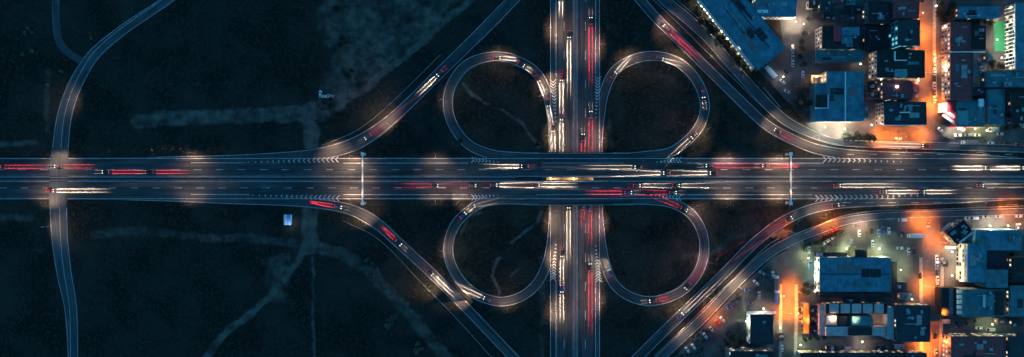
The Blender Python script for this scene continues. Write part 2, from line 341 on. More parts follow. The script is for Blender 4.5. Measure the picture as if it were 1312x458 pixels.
# ------------------------------------------------------------------ ground, shaped to the embankments
def axis(a, b, st, far):
    c = list(np.arange(a, b + st / 2, st)); d = st; lo, hi = a, b; left, right = [], []
    while lo > -far:
        d *= 1.35; lo -= d; left.append(lo); hi += d; right.append(hi)
    return np.array(left[::-1] + c + right)
gx = axis(-336, 336, 1.0, 5000); gy = axis(-122, 122, 1.0, 5000)
GX, GY = np.meshgrid(gx, gy); nX, nY = len(gx), len(gy)
GZ = np.full(GX.shape, -0.06)
inner = (np.abs(GX) < 400) & (np.abs(GY) < 200)
fx, fy = GX[inner], GY[inner]; fz = GZ[inner].copy()
def near(sp, fx, fy):
    bd = np.full(fx.shape, 1e9); bi = np.zeros(fx.shape, int)
    for i in range(len(sp)):
        d = (fx - sp[i, 0]) ** 2 + (fy - sp[i, 1]) ** 2; k = d < bd; bd[k] = d[k]; bi[k] = i
    return np.sqrt(bd), bi
SEP = {}
for k in ('N', 'S', 'NWL', 'NEL', 'SWL', 'SEL', 'NWR', 'SWR', 'NER', 'SER', 'L', 'Rr'):
    sp = ROADS[k]; sel = sp[(np.abs(sp[:, 0]) < 420) & (np.abs(sp[:, 1]) < 220)]
    d, i = near(sel, fx, fy); SEP[k] = (d - sel[i, 3] / 2, sel[i, 2])
for k in ('N', 'S', 'NWL', 'NEL', 'SWL', 'SEL', 'NWR', 'SWR', 'NER', 'SER'):
    e, z = SEP[k]; fz = np.maximum(fz, z - 0.22 - np.maximum(0, e - 0.8) * 0.5)
for k in ('NWL', 'NEL', 'SWL', 'SEL', 'NWR', 'SWR', 'NER', 'SER', 'L', 'Rr', 'N', 'S'):
    e, z = SEP[k]
    fz = np.minimum(fz, z - 0.2 + np.maximum(0, e - 0.8) * 0.85)
GZ[inner] = fz
# bare soil: measured tracks and clearings
def segd(px, py, pts):
    best = np.full(px.shape, 1e9)
    for (x0, y0), (x1, y1) in zip(pts, pts[1:]):
        dx, dy = x1 - x0, y1 - y0; t = np.clip(((px - x0) * dx + (py - y0) * dy) / (dx * dx + dy * dy + 1e-9), 0, 1)
        best = np.minimum(best, np.hypot(px - x0 - t * dx, py - y0 - t * dy))
    return best
def inpoly(px, py, poly):
    c = np.zeros(px.shape, bool); n = len(poly)
    for i in range(n):
        x0, y0 = poly[i]; x1, y1 = poly[(i + 1) % n]
        k = ((y0 > py) != (y1 > py)) & (px < (x1 - x0) * (py - y0) / (y1 - y0 + 1e-12) + x0); c ^= k
    return c
rs = np.random.RandomState(3)
def vnoise(x, y, sc):
    g = rs.rand(256, 256); u, v = x / sc + 500, y / sc + 500; i, j = np.floor(u).astype(int), np.floor(v).astype(int)
    a, b = u - i, v - j; a = a * a * (3 - 2 * a); b = b * b * (3 - 2 * b); q = lambda m, n: g[m % 256, n % 256]
    return (q(i, j) * (1 - a) + q(i + 1, j) * a) * (1 - b) + (q(i, j + 1) * (1 - a) + q(i + 1, j + 1) * a) * b
PX, PY = GX / S + CX, CY - GY / S
WX = PX + (vnoise(PX, PY, 14) - .5) * 9 + (vnoise(PX, PY, 5) - .5) * 5; WY = PY + (vnoise(PX, PY, 14) - .5) * 9 + (vnoise(PX, PY, 5) - .5) * 5
D = np.zeros(GX.shape)
MOT = np.clip(.25 + 1.5 * (vnoise(PX, PY, 26) * .5 + vnoise(PX, PY, 9) * .3 + vnoise(PX, PY, 4) * .2 - .1), 0, 1.35)
def track(pts, w, v, soft=4.0):
    global D; D = np.maximum(D, v * (.55 + .45 * MOT) * np.clip(1 - (segd(PX * .6 + WX * .4, PY * .6 + WY * .4, pts) - w / 2) / soft, 0, 1))
def patch(poly, v, soft=6.0):
    global D
    ins = inpoly(WX, WY, poly); e = segd(WX, WY, poly + [poly[0]]); D = np.maximum(D, v * MOT * np.where(ins, np.clip(0.15 + e / (soft * 2.2), 0, 1), 0))
track([(178, 157), (200, 152), (260, 150), (330, 148), (390, 146)], 16, .62); track([(398, 140), (399, 187)], 17, .8)
patch([(412, 0), (440, -60), (640, -60), (596, 4), (545, 50), (500, 90), (460, 128), (428, 150), (400, 160), (388, 140), (405, 115), (425, 70), (400, 30)], .62)
track([(640, -40), (600, 2), (560, 38), (520, 72), (470, 112), (430, 138)], 6, .8, 3)
track([(398, 272), (396, 318)], 17, .85); track([(120, 300), (165, 296), (215, 298), (260, 305), (330, 306), (392, 312)], 8, .42); track([(410, 318), (440, 326), (470, 345), (510, 385), (560, 445), (600, 490)], 11, .5, 5)
track([(394, 318), (378, 340), (350, 378), (318, 405), (285, 430), (255, 470)], 7, .72, 3); patch([(330, 325), (392, 318), (372, 350), (380, 398), (345, 395), (338, 365)], .5)
track([(401, 330), (402, 470)], 1.5, .7, 2); track([(0, 185), (45, 184)], 3, .55); track([(-10, 278), (40, 281)], 4, .6); track([(62, 92), (58, 130), (62, 165)], 5, .4)
track([(595, 108), (602, 118), (625, 134)], 1.4, 1, 2); track([(640, 140), (672, 160), (690, 190)], 1.4, .8, 2); track([(655, 310), (690, 285), (694, 272)], 1.6, .9, 2)
patch([(830, 90), (865, 100), (878, 118), (868, 122), (845, 104)], .45); patch([(790, 130), (798, 132), (794, 170), (788, 170)], .5); patch([(775, 5), (805, 40), (800, 60), (778, 70)], .35)
patch([(855, 348), (870, 350), (866, 362), (856, 360)], .6); patch([(790, 305), (798, 300), (796, 335), (790, 330)], .5); patch([(500, 265), (520, 262), (512, 275)], .5); patch([(800, 48), (822, 44), (818, 55)], .5)
track([(590, 300), (600, 280), (615, 272)], 1.5, .5, 3); track([(640, 330), (628, 352), (642, 374)], 1.8, .9, 2); track([(665, 345), (655, 355)], 2, .5, 3); track([(694, 330), (695, 458)], 3, .35, 4)
track([(560, 105), (570, 100), (582, 60)], 2, .25, 3); track([(985, 296), (1010, 300), (1020, 310)], 10, .7, 4); track([(780, 150), (782, 190)], 3, .4, 3)
patch([(1020, 165), (1060, 158), (1110, 166), (1110, 182), (1070, 180)], .8)
patch([(930, 300), (985, 270), (1000, 270), (940, 325)], .3); track([(880, 330), (920, 320), (950, 300)], 4, .3, 6)
for q in ([(140, 306), (134, 360), (136, 470)], [(22, 320), (60, 322)], [(0, 400), (70, 402)], [(180, 312), (182, 470)], [(250, 10), (255, 140)], [(120, 110), (330, 106)], [(405, 460), (560, 400)], [(300, 20), (395, 40)], [(130, 170), (380, 172)], [(340, 40), (345, 140)], [(185, 380), (330, 384)]):
    track(q, .8, .2, 2.5)
verts = np.stack([GX.ravel(), GY.ravel(), GZ.ravel()], 1)
I = np.arange(nX * nY).reshape(nY, nX)
quads = np.stack([I[:-1, :-1], I[:-1, 1:], I[1:, 1:], I[1:, :-1]], -1).reshape(-1, 4)
me = bpy.data.meshes.new('ground'); me.from_pydata(verts.tolist(), [], quads.tolist())
at = me.attributes.new('soil', 'FLOAT', 'POINT'); at.data.foreach_set('value', D.ravel().astype(np.float32))
gm = bpy.data.materials.new('rough_grass_and_soil'); gm.use_nodes = True
n = gm.node_tree.nodes; l = gm.node_tree.links; b = n['Principled BSDF']; b.inputs['Roughness'].default_value = 0.95; b.inputs['Specular IOR Level'].default_value = 0.1
g = n.new('ShaderNodeNewGeometry'); A = n.new('ShaderNodeAttribute'); A.attribute_name = 'soil'
def noise(sc, det=6, ro=.6):
    t = n.new('ShaderNodeTexNoise'); t.inputs['Scale'].default_value = sc; t.inputs['Detail'].default_value = det; t.inputs['Roughness'].default_value = ro
    l.new(g.outputs['Position'], t.inputs['Vector']); return t.outputs['Fac']
def ramp(sock, a, b_, c1, c2):
    m_ = n.new('ShaderNodeMapRange'); m_.inputs['From Min'].default_value = a; m_.inputs['From Max'].default_value = b_
    l.new(sock, m_.inputs['Value']); x = n.new('ShaderNodeMix'); x.data_type = 'RGBA'; l.new(m_.outputs['Result'], x.inputs['Factor'])
    for s_, c in (('A', c1), ('B', c2)):
        if isinstance(c, tuple): x.inputs[s_].default_value = (*c, 1)
        else: l.new(c, x.inputs[s_])
    return x.outputs['Result']
n1 = noise(0.035); n2 = noise(0.5); n3 = noise(0.16)
grass = ramp(n1, .4, .62, (0.013, 0.0145, 0.013), (0.036, 0.034, 0.029)); grass = ramp(n2, .52, .78, grass, (0.07, 0.06, 0.048))
soil = ramp(n3, .35, .65, (0.06, 0.052, 0.046), (0.15, 0.128, 0.112))
mm = n.new('ShaderNodeMath'); mm.operation = 'MULTIPLY_ADD'; mm.inputs[1].default_value = 0.75; mm.inputs[2].default_value = -0.37; l.new(n3, mm.inputs[0])
ma = n.new('ShaderNodeMath'); ma.operation = 'ADD'; l.new(mm.outputs[0], ma.inputs[0]); l.new(A.outputs['Fac'], ma.inputs[1])
fin = ramp(ma.outputs[0], 0.14, 0.72, grass, soil); l.new(fin, b.inputs['Base Color'])
bp = n.new('ShaderNodeBump'); bp.inputs['Strength'].default_value = .5; bp.inputs['Distance'].default_value = .4; l.new(n2, bp.inputs['Height']); l.new(bp.outputs['Normal'], b.inputs['Normal'])
me.materials.append(gm); me.polygons.foreach_set('use_smooth', [True] * len(me.polygons))
ground = tag(link('ground', me), kind='structure')
def zat(px, py):     # ground height under a pixel position
    x, y = (px - CX) * S, (CY - py) * S
    i = min(nX - 1, max(0, int(np.searchsorted(gx, x)))); j = min(nY - 1, max(0, int(np.searchsorted(gy, y))))
    return float(GZ[j, i])
def sheet(name, poly, z, m):
    me = bpy.data.meshes.new(name); me.from_pydata([tuple(W(x, y)[:2]) + (z,) for x, y in poly], [], [tuple(range(len(poly)))[::-1]])
    me.materials.append(m); me.update(); return tag(link(name, me), kind='structure')
sheet('town_paving', [(997, 14), (1060, -20), (1060, -150), (1500, -150), (1500, 196), (1312, 192), (1200, 189), (1112, 184), (1060, 176), (1034, 160), (1012, 135), (985, 104), (968, 88), (1004, 60)], 0.03, TOWN)
sheet('town_paving', [(1500, 262), (1312, 268), (1230, 271), (1160, 274), (1112, 282), (1082, 290), (1052, 300), (1018, 316), (990, 330), (955, 362), (905, 414), (870, 452), (800, 520), (1500, 640)], 0.03, TOWN)
# median of the highway and of the lower road
med = spline([(x, 229.4, 4.2, hz(x)) for x in XS if x < 702] ); tag(ribbon('median_strip', med, lambda w: -w / 2, lambda w: w / 2, 0.05, mat('median_soil', (0.025, 0.027, 0.022), .95), skirt=.3), kind='structure')
med = spline([(x, 229.4, 4.2, hz(x)) for x in XS if x > 742]); tag(ribbon('median_strip', med, lambda w: -w / 2, lambda w: w / 2, 0.05, MATS['median_soil'], skirt=.3), kind='structure')
med = spline([(737.2, y, 3.4, 0) for y in YS]); tag(ribbon('median_strip', med, lambda w: -w / 2, lambda w: w / 2, 0.06, DCONC, skirt=.3), kind='structure')


# ------------------------------------------------------------------ bridge
br = thing('overpass_bridge', 'twin concrete bridge decks carrying the wide highway over the lower road', 'bridge', W(737, 229, 0))
bo = br.location
def bput(name, mb, m):
    mb.v = [(v[0] - bo.x, v[1] - bo.y, v[2] - bo.z) for v in mb.v]; return put(name, mb, m, br)
x0, x1 = W(694, 0, 6.4).x, W(780, 0, 6.4).x
for ya, yb in ((197.2, 227.2), (231.7, 262.3)):
    a, c = W(0, ya, 6.4).y, W(0, yb, 6.4).y
    bput('deck', MB().box(((x0 + x1) / 2, (a + c) / 2, 5.55), (x1 - x0, a - c - .1, 1.1)), CONC)
for py, xa, xb in ((196.8, 670, 806), (227.9, 694, 780), (231.1, 694, 780), (262.7, 670, 812)):
    mb = MB(); xs_ = list(np.linspace(xa, xb, 15))
    for p, q in zip(xs_, xs_[1:]):
        A_, B_ = W(p, py, hz(p)), W(q, py, hz(q)); mb.tube(A_ + Vector((0, 0, .5)), B_ + Vector((0, 0, .5)), 0.02)
        c = (A_ + B_) / 2; mb.box((c.x, c.y, c.z + .45), ((B_ - A_).x + .01, 0.3, 1.0))
    bput('parapet', mb, CONC)
for x in (701.5, 737.2, 773.2):
    for yy in (206, 219, 240, 253):
        p = W(x, yy); bput('pier', MB().tube((p.x, p.y, -.2), (p.x, p.y, 5.05), .45, n=10), CONC)

for x in (694, 780):
    for ya, yb in ((197.4, 227), (231.9, 262)):
        a, c = W(x, ya, 6.4), W(x, yb, 6.4); bput('expansion_joint', MB().box((a.x, (a.y + c.y) / 2, 6.53), (.35, a.y - c.y, .02)), DSTEEL)
# ------------------------------------------------------------------ guard rails
def rail(label, pts, h=0.75, m=STEEL, w=0.14, group='steel guard rails'):
    """pts (px,py,z)"""
    sp = spline([(p[0], p[1], 1, p[2]) for p in pts], 3.0)
    o = thing('guard_rail', label, 'guard rail', (sp[0, 0], sp[0, 1], sp[0, 2]), 0, group); off = Vector(o.location)
    mb = MB(); ps = MB()
    d, nn = frames(sp); secs = []
    for i, p in enumerate(sp):
        c = Vector(p[:3]) - off; q = Vector((nn[i, 0], nn[i, 1], 0)) * w
        secs.append([c + q + Vector((0, 0, h - .3)), c - q + Vector((0, 0, h - .3)), c - q + Vector((0, 0, h)), c + q + Vector((0, 0, h))])
        if i % 2 == 0: ps.box(c + Vector((0, 0, h / 2 - .3)), (.12, .12, h))
    mb.loft(secs); put('beam', mb, m, o); tag(put('post_row', ps, m, o), kind='stuff')
    return o
rail('long guard rail along the upper edge of the highway median, left of the bridge', [(x, 227.9, hz(x)) for x in range(-60, 700, 40)])
rail('long guard rail along the lower edge of the highway median, left of the bridge', [(x, 231.0, hz(x)) for x in range(-60, 700, 40)])
rail('long guard rail along the upper edge of the highway median, right of the bridge', [(x, 227.9, hz(x)) for x in range(780, 1400, 40)])
rail('long guard rail along the lower edge of the highway median, right of the bridge', [(x, 231.0, hz(x)) for x in range(780, 1400, 40)])
rail('guard rail down the middle of the lower road, left side of its median', [(736.3, y, 0) for y in range(-60, 560, 40)])
rail('guard rail down the middle of the lower road, right side of its median', [(738.4, y, 0) for y in range(-60, 560, 40)])
rail('pale rail running beside the upper left diagonal ramp', [(478, 153, 0), (505, 129, 0), (535, 100, 0), (565, 70, 0)])
rail('pale rail curving over the upper left ramp mouth', [(412, 187, 0), (430, 180, 0), (455, 169, 0), (478, 153, 0)])
rail('pale rail running beside the lower left diagonal ramp', [(440, 283, 0), (483, 305, 0), (540, 362, 0), (585, 408, 0), (632, 460, 0)])
rail('pale rail between upper right diagonal ramp and its frontage road', [(836, 0, 0), (868, 30, 0), (900, 62, 0), (940, 102, 0), (975, 136, 0), (1003, 160, 0), (1040, 177, 0), (1080, 187, 0)])
rail('pale rail on the far side of the upper frontage road', [(866, 0, 0), (921, 48, 0), (955, 86, 0), (999, 138, 0)])
rail('pale rail between lower right diagonal ramp and its frontage road', [(838, 456, 0), (892, 404, 0), (947, 349, 0), (985, 313, 0), (998, 305, 0)])
rail('rail over the lit lower right frontage road edge', [(1030, 299, 0), (1072, 279, 0), (1110, 271.5, 0), (1180, 269, 0), (1312, 264, 0)])

# ------------------------------------------------------------------ lamps
LIGHTS = 0
WARM, ORANGE, WHT, COOL, GRN, PINK = (1, .62, .36), (1, .21, .02), (1, .86, .62), (.45, .9, 1), (.8, 1, .5), (1, .52, .4)
def spot(parent, loc, col, e, ang=150, rx=0.0, r=.15, blend=1.0, wing=False):
    L = bpy.data.lights.new('lamp_light', 'SPOT'); L.energy = e * LAMP; L.color = col; L.spot_size = R(ang); L.spot_blend = blend; L.shadow_soft_size = r
    if wing:
        L.use_nodes = True; n_ = L.node_tree.nodes; l_ = L.node_tree.links
        tc = n_.new('ShaderNodeTexCoord'); sx = n_.new('ShaderNodeSeparateXYZ'); l_.new(tc.outputs['Normal'], sx.inputs[0])
        ab = n_.new('ShaderNodeMath'); ab.operation = 'ABSOLUTE'; l_.new(sx.outputs[2], ab.inputs[0])
        mx = n_.new('ShaderNodeMath'); mx.operation = 'MAXIMUM'; mx.inputs[1].default_value = .34; l_.new(ab.outputs[0], mx.inputs[0])
        pw = n_.new('ShaderNodeMath'); pw.operation = 'POWER'; pw.inputs[1].default_value = -1.3; l_.new(mx.outputs[0], pw.inputs[0])
        l_.new(pw.outputs[0], n_['Emission'].inputs['Strength'])
    o = link('lamp_light', L, parent); o.location = loc; o.rotation_euler = (rx, 0, 0); return o
# ------------------------------------------------------------------ sign gantries across the highway
def gantry(px, label):
    z = hz(px); a, c = W(px, 198, z), W(px, 260.5, z); h = 6.4
    o = thing('sign_gantry', label, 'gantry', (a.x, (a.y + c.y) / 2, z), 0, 'gantries spanning the highway'); hy = (a.y - c.y) / 2
    for s_ in (-1, 1):
        put('post', MB().tube((0, s_ * hy, -.4), (0, s_ * hy, h), .28, .24, 10), STEEL, o)
        cap = put('cap_box', MB().box((0, s_ * hy, h + .35), (2.0, 2.0, .5)), WHITE, o)
        put('base', MB().box((0, s_ * hy, 0), (1.6, 1.6, .7)), CONC, o)
    mb = MB()
    for dx in (-.3, .3):
        for dz in (0, .9): mb.tube((dx, -hy, h - .3 + dz), (dx, hy, h - .3 + dz), .09, n=6)
    put('beam', mb, WHITE, o)
    mb = MB(); k = 22
    for i in range(k):
        y0, y1 = -hy + 2 * hy * i / k, -hy + 2 * hy * (i + 1) / k
        mb.tube((-.3, y0, h + .6), (.3, y1, h + .6), .05, n=5); mb.tube((.3, y0, h - .3), (.3, y1, h + .6), .05, n=5); mb.tube((-.3, y1, h - .3), (-.3, y0, h + .6), .05, n=5)
    put('lattice', mb, WHITE, o)
    for y in (-10.5, -4, 6.5, 11): put('sign_panel', MB().box((-.42, y, h - .1), (.1, 4.2, 1.5)), DSTEEL, o)
    for yy in (-9, 0, 9):
        put('added_lamp_bracket', MB().tube((0, yy, h + .7), (.9, yy, h + 3.0), .04, n=5), WHITE, o); put('added_floodlight', MB().box((.9, yy, h + 3.05), (.3, .5, .15)), DSTEEL, o); spot(o, (.8, yy, h + 2.9), WARM, 130, 150)  # floodlights and brackets added above to brighten the gantry
    put('walkway', MB().box((.0, 0, h + .68), (.55, 2 * hy - 1, .06)), WHITE, o)
    return o
gantry(467.5, 'white lattice gantry spanning the highway left of the interchange')
gantry(1007.5, 'white lattice gantry spanning the highway right of the interchange')

POLE = MB().tube((0, 0, -.3), (0, 0, 9.0), .11, .07, 8).mesh('pole', STEEL)
ARM = MB().tube((0, 0, 8.95), (0, 1.9, 9.35), .055, .045, 6).mesh('arm', STEEL)
HEAD = MB().box((0, 2.25, 9.36), (.36, .95, .16)).mesh('lamp_head', STEEL)
LENSW = MB().box((0, 2.3, 9.26), (.28, .6, .05)).mesh('lens', G_LAMPW)
LENSO = MB().box((0, 2.3, 9.26), (.28, .6, .05)).mesh('lens', G_LAMPO)
GP = MB().tube((0, 0, -.2), (0, 0, 3.9), .08, .06, 8).mesh('pole', DSTEEL)
GLW = MB().ball((0, 0, 4.3), .45, 10, 6).mesh('globe', G_LAMPW); GLO = MB().ball((0, 0, 4.3), .42, 10, 6).mesh('globe', G_LAMPO)
def street_lamp(px, py, head, label, col=WARM, e=4000, ang=150, group='street lamps', z=None, wing=True):
    z = zat(px, py) if z is None else z
    o = thing('street_lamp', label, 'street lamp', W(px, py, z), R(head), group)
    link('pole', POLE, o); link('arm', ARM, o); h = link('lamp_head', HEAD, o); link('lens', LENSO if col == ORANGE else LENSW, h)
    spot(o, (0, 2.3, 9.1), col, (min(e, 4200) * .46 if wing else e * 1.15), 132 if wing else 128, R(33) if wing else 0.0, wing=wing)
def globe_lamp(px, py, label, col=WHT, e=1500, group='globe lamps of the town', h=5.8):
    o = thing('globe_lamp', label, 'lamp', W(px, py, 0), 0, group)
    link('pole', GP, o); link('globe', GLO if col == ORANGE else GLW, o)
    L = bpy.data.lights.new('lamp_light', 'POINT'); L.energy = e * LAMP * 1.7; L.color = col; L.shadow_soft_size = .46
    link('lamp_light', L, o).location = (0, 0, 4.35)
# lamps along the interchange (heading 0 = arm to the north)
for px, py, hd, lab, col, e in [
    (250, 196.5, 180, 'street lamp at the highway edge above the left chevrons', WARM, 2500), (246, 262, 0, 'street lamp under the highway at left, below the lane dashes', WARM, 1500),
    (452, 199.5, 180, 'street lamp just left of the left gantry, upper side', WARM, 9000), (452, 259.5, 0, 'street lamp just left of the left gantry, lower side', WARM, 9000),
    (425, 184, 200, 'street lamp on the outer edge of the upper left ramp mouth', WARM, 7000), (503, 163, 45, 'street lamp on the inner edge of the upper left ramp', WARM, 5000),
    (80, 197, 180, 'street lamp at the left crossing, above the highway', WARM, 3500), (66, 264, 0, 'street lamp at the left crossing, below the highway', WARM, 3500),
    (104, 130, 90, 'street lamp on the right edge of the pale crossing road', WARM, 1200), (64, 290, 270, 'street lamp on the left edge of the pale crossing road', WARM, 1600),
    (995, 199.5, 180, 'street lamp just left of the right gantry, upper side', WARM, 7500), (995, 259.5, 0, 'street lamp just left of the right gantry, lower side', WARM, 9000),
    (720, 0, 90, 'street lamp', WARM, 0), (1042, 175, 160, 'street lamp at the bend of the upper right ramp', WARM, 4500), (1096, 190, 180, 'street lamp over the ramp lane near the orange street', WARM, 3500),
    (1150, 191, 180, 'street lamp beside the ramp lane below the pale roofed block', WARM, 3000), (1050, 279, 10, 'street lamp over the lower right ramp near the chevrons', WARM, 3500),
    (1010, 297, 60, 'street lamp at the lit side turning off the lower right ramp', ORANGE, 7000), (905, 380, 225, 'street lamp between loop and lower right diagonal ramp', WARM, 3500),
    (878, 398, 45, 'street lamp beside lower right ramp where the loop touches it', WARM, 4500), (560, 375, 45, 'street lamp beside the lower left ramp under the white streaks', WARM, 4500),
    (600, 388, 45, 'street lamp where lower left ramp passes the loop', WARM, 4000), (470, 288, 20, 'street lamp on the lower edge of the lower left ramp', WARM, 3500),
    (585, 262, 315, 'street lamp at the top left of the lower left loop', WARM, 3000), (700, 98, 200, 'street lamp at the chevrons of the upper left loop', WARM, 5000),
    (699, 175, 270, 'street lamp above the bridge on the left of the lower road', WARM, 8000), (775, 178, 90, 'street lamp above the bridge on the right of the lower road', PINK, 3500),
    (699, 285, 270, 'street lamp below the bridge on the left of the lower road', WARM, 6000), (777, 285, 90, 'street lamp below the bridge on the right of the lower road', PINK, 4000),
    (700, 40, 270, 'street lamp beside the lower road near the top edge, left side', WARM, 5500), (773, 60, 90, 'street lamp beside the lower road near the top edge, right side', PINK, 3500),
    (701, 330, 270, 'street lamp at the chevrons of the lower left loop', WARM, 4500), (701, 400, 270, 'street lamp beside the lower road near the bottom edge, left side', WARM, 4000),
    (773, 385, 90, 'street lamp beside the lower road near the bottom edge, right side', PINK, 3500), (776, 345, 100, 'street lamp inside the lower right loop at its chevrons', WARM, 2600),
    (800, 66, 200, 'street lamp outside the upper right loop at its upper left', WARM, 3000), (874, 68, 150, 'street lamp between upper right loop and diagonal ramp', WARM, 3500),
    (906, 165, 110, 'street lamp outside the upper right loop at its lower right', WARM, 3500), (858, 205, 30, 'street lamp', WARM, 0),
    (842, 30, 240, 'street lamp on the upper right ramp near the top edge', PINK, 3500), (984, 150, 220, 'street lamp between upper right ramp and frontage road bend', WARM, 2500),
    (922, 60, 135, 'street lamp on the frontage road beside the long warehouse', WARM, 1800), (560, 88, 220, 'street lamp', WARM, 0),
    (890, 262, 200, 'street lamp at the top of the lower right loop', PINK, 3000), (908, 335, 90, 'street lamp outside the lower right loop on its right', PINK, 2500),
    (640, 63, 180, 'street lamp outside the top of the upper left loop', WARM, 2600), (563, 130, 270, 'street lamp outside the left of the upper left loop', WARM, 1200),
    (563, 320, 270, 'street lamp outside the left of the lower left loop', WARM, 1800), (650, 397, 0, 'street lamp outside the bottom of the lower left loop', WARM, 1800),
    (560, 262, 0, 'street lamp under the highway between left gantry and loop', WARM, 1500), (560, 198, 180, 'street lamp above the highway between left gantry and loop', WARM, 1500),
    (930, 262, 0, 'street lamp under the highway between right loop and gantry', WARM, 3000), (930, 198, 180, 'street lamp above the highway between right loop and gantry', PINK, 3000),
    (1140, 265, 0, 'street lamp under the highway above the lower car park', WARM, 2500), (1250, 264, 0, 'street lamp under the highway near the right edge', WARM, 2500), (1250, 196, 180, 'street lamp above the highway near the right edge', WARM, 2500)]:
    if e: street_lamp(px, py, hd, lab, col, e)
for x, y, lab, e in ((707, 229, 'left', 5000), (733, 229, 'middle', 4000), (764, 229, 'right', 2500)):
    o = thing('underpass_lamp', f'orange lamp under the bridge gap, {lab} one over the lower road', 'lamp', W(x, y, 4.9), 0, 'lamps under the bridge')
    put('housing', MB().box((0, 0, .05), (.9, .3, .12)), STEEL, o); put('lens', MB().box((0, 0, -.03), (.7, .2, .03)), G_LAMPO, o); spot(o, (0, 0, -.1), (1, .45, .15), e, 160)
# globe and street lamps of the town
for px, py, lab, col, e in [
    (1016, 30, 'very bright globe lamp in the yard right of the long warehouse', WHT, 9000), (1026, 33, 'smaller globe lamp next to the very bright yard lamp', WARM, 2500),
    (1000, 100, 'globe lamp among the cars in the warehouse yard', WHT, 900), (1053, 164, 'bright globe lamp under the big blue roofed hall, left', WHT, 11000), (1078, 166, 'bright globe lamp under the big blue roofed hall, right', WHT, 11000),
    (1045, 145, 'purple glowing lamp at the corner of the blue roofed hall', (1, .25, .6), 1400), (1098, 84, 'globe lamp between blue hall and teal roof strip', WHT, 700), (1042, 100, 'globe lamp on the left side of the blue hall', WARM, 1800),
    (1124, 103, 'globe lamp between two dark roofs beside the blue hall', WARM, 1100), (1112, 161, 'globe lamp at the lower left corner of the pale walled block', WARM, 1800), (1171, 105, 'globe lamp at the street end of the small brown roof', WARM, 1800),
    (1177, 19, 'orange globe lamp at the top of the orange street', ORANGE, 2500), (1205, 36, 'large white globe lamp beside the maroon roofed house', WHT, 1500), (1204, 88, 'globe lamp on the pavement by the long maroon roof', WARM, 3000),
    (1273, 25, 'white lamp at the top corner of the green pitch', WHT, 2500), (1271, 53, 'white lamp at the middle of the green pitch side', WHT, 2500), (1277, 76, 'white lamp at the bottom corner of the green pitch', WHT, 2500),
    (1292, 142, 'lone white globe lamp among dark roofs at right', WHT, 700), (1222, 166, 'bright lamp at the shop forecourt, left one', WHT, 4500), (1243, 166, 'bright lamp at the shop forecourt, middle one', GRN, 4500), (1258, 168, 'bright lamp at the shop forecourt, right one', GRN, 1800),
    (1032, 330, 'lamp left of the big teal warehouse, by the wall', GRN, 4500), (1040, 352, 'teal lamp beside the left wall of the warehouse', (.4, 1, .8), 1800), (1080, 318, 'lamp above the teal warehouse, left one', GRN, 6500), (1122, 318, 'lamp above the teal warehouse, right one', GRN, 6500),
    (1149, 345, 'lamp right of the teal warehouse', GRN, 4500), (1040, 372, 'warm lamp under the left corner of the teal warehouse', WARM, 900), (1214, 352, 'very bright lamp at the foot of the orange lit facade', WARM, 6500), (1206, 372, 'bright lamp above the parked row beside the white squares', WARM, 3000),
    (1214, 322, 'bright lamp in the corner of the slanted building forecourt', WHT, 4000), (1196, 335, 'lamp at the parked cars on the lower street', WARM, 900), (1262, 289, 'bright forecourt lamp over the big blue roofs, left one', WHT, 7000), (1285, 289, 'bright forecourt lamp over the big blue roofs, right one', WHT, 3000),
    (1300, 287, 'orange globe lamp at the corner over the big blue roofs', ORANGE, 1200), (1308, 340, 'lamp right of the dark courtyard near the image edge', WARM, 800), (1265, 414, 'lamp over the lane between teal roof and maroon roof', GRN, 1500), (1213, 452, 'bright orange lamp at the bottom of the lower street', ORANGE, 5000),
    (1204, 435, 'orange lamp on the pavement by the lower maroon roof', ORANGE, 1500), (1001, 378, 'orange lamp left of the orange side street, upper', ORANGE, 2800), (1019, 400, 'orange lamp right of the orange side street, lower', ORANGE, 2500), (1163, 382, 'white lamp at the corner of the navy roof', WHT, 700),
    (1100, 436, 'white lamp in the lane behind the pink roofs', WHT, 1500), (1047, 449, 'lamp in front of the bottom row of roofs, left', WHT, 700), (1098, 452, 'lamp in front of the bottom row of roofs, middle', WARM, 800), (1022, 440, 'green white lamp at the bottom of the side street', GRN, 1800),
    (953, 410, 'cool lamp beside the small white edged building', GRN, 1200), (975, 394, 'warm lamp above the small white edged building', WHT, 1600), (996, 418, 'lamp on the right of the small white edged building', GRN, 1500), (1031, 408, 'orange strip lamp by the orange shed', ORANGE, 1800),
    (1293, 450, 'yellow lamp beside the lower maroon roof', WARM, 700), (1306, 376, 'white lamp at right edge beside the teal roofs', WHT, 400), (1194, 10, 'lamp at the top right side of the orange street', WARM, 500)]:
    globe_lamp(px, py, lab, col, e)
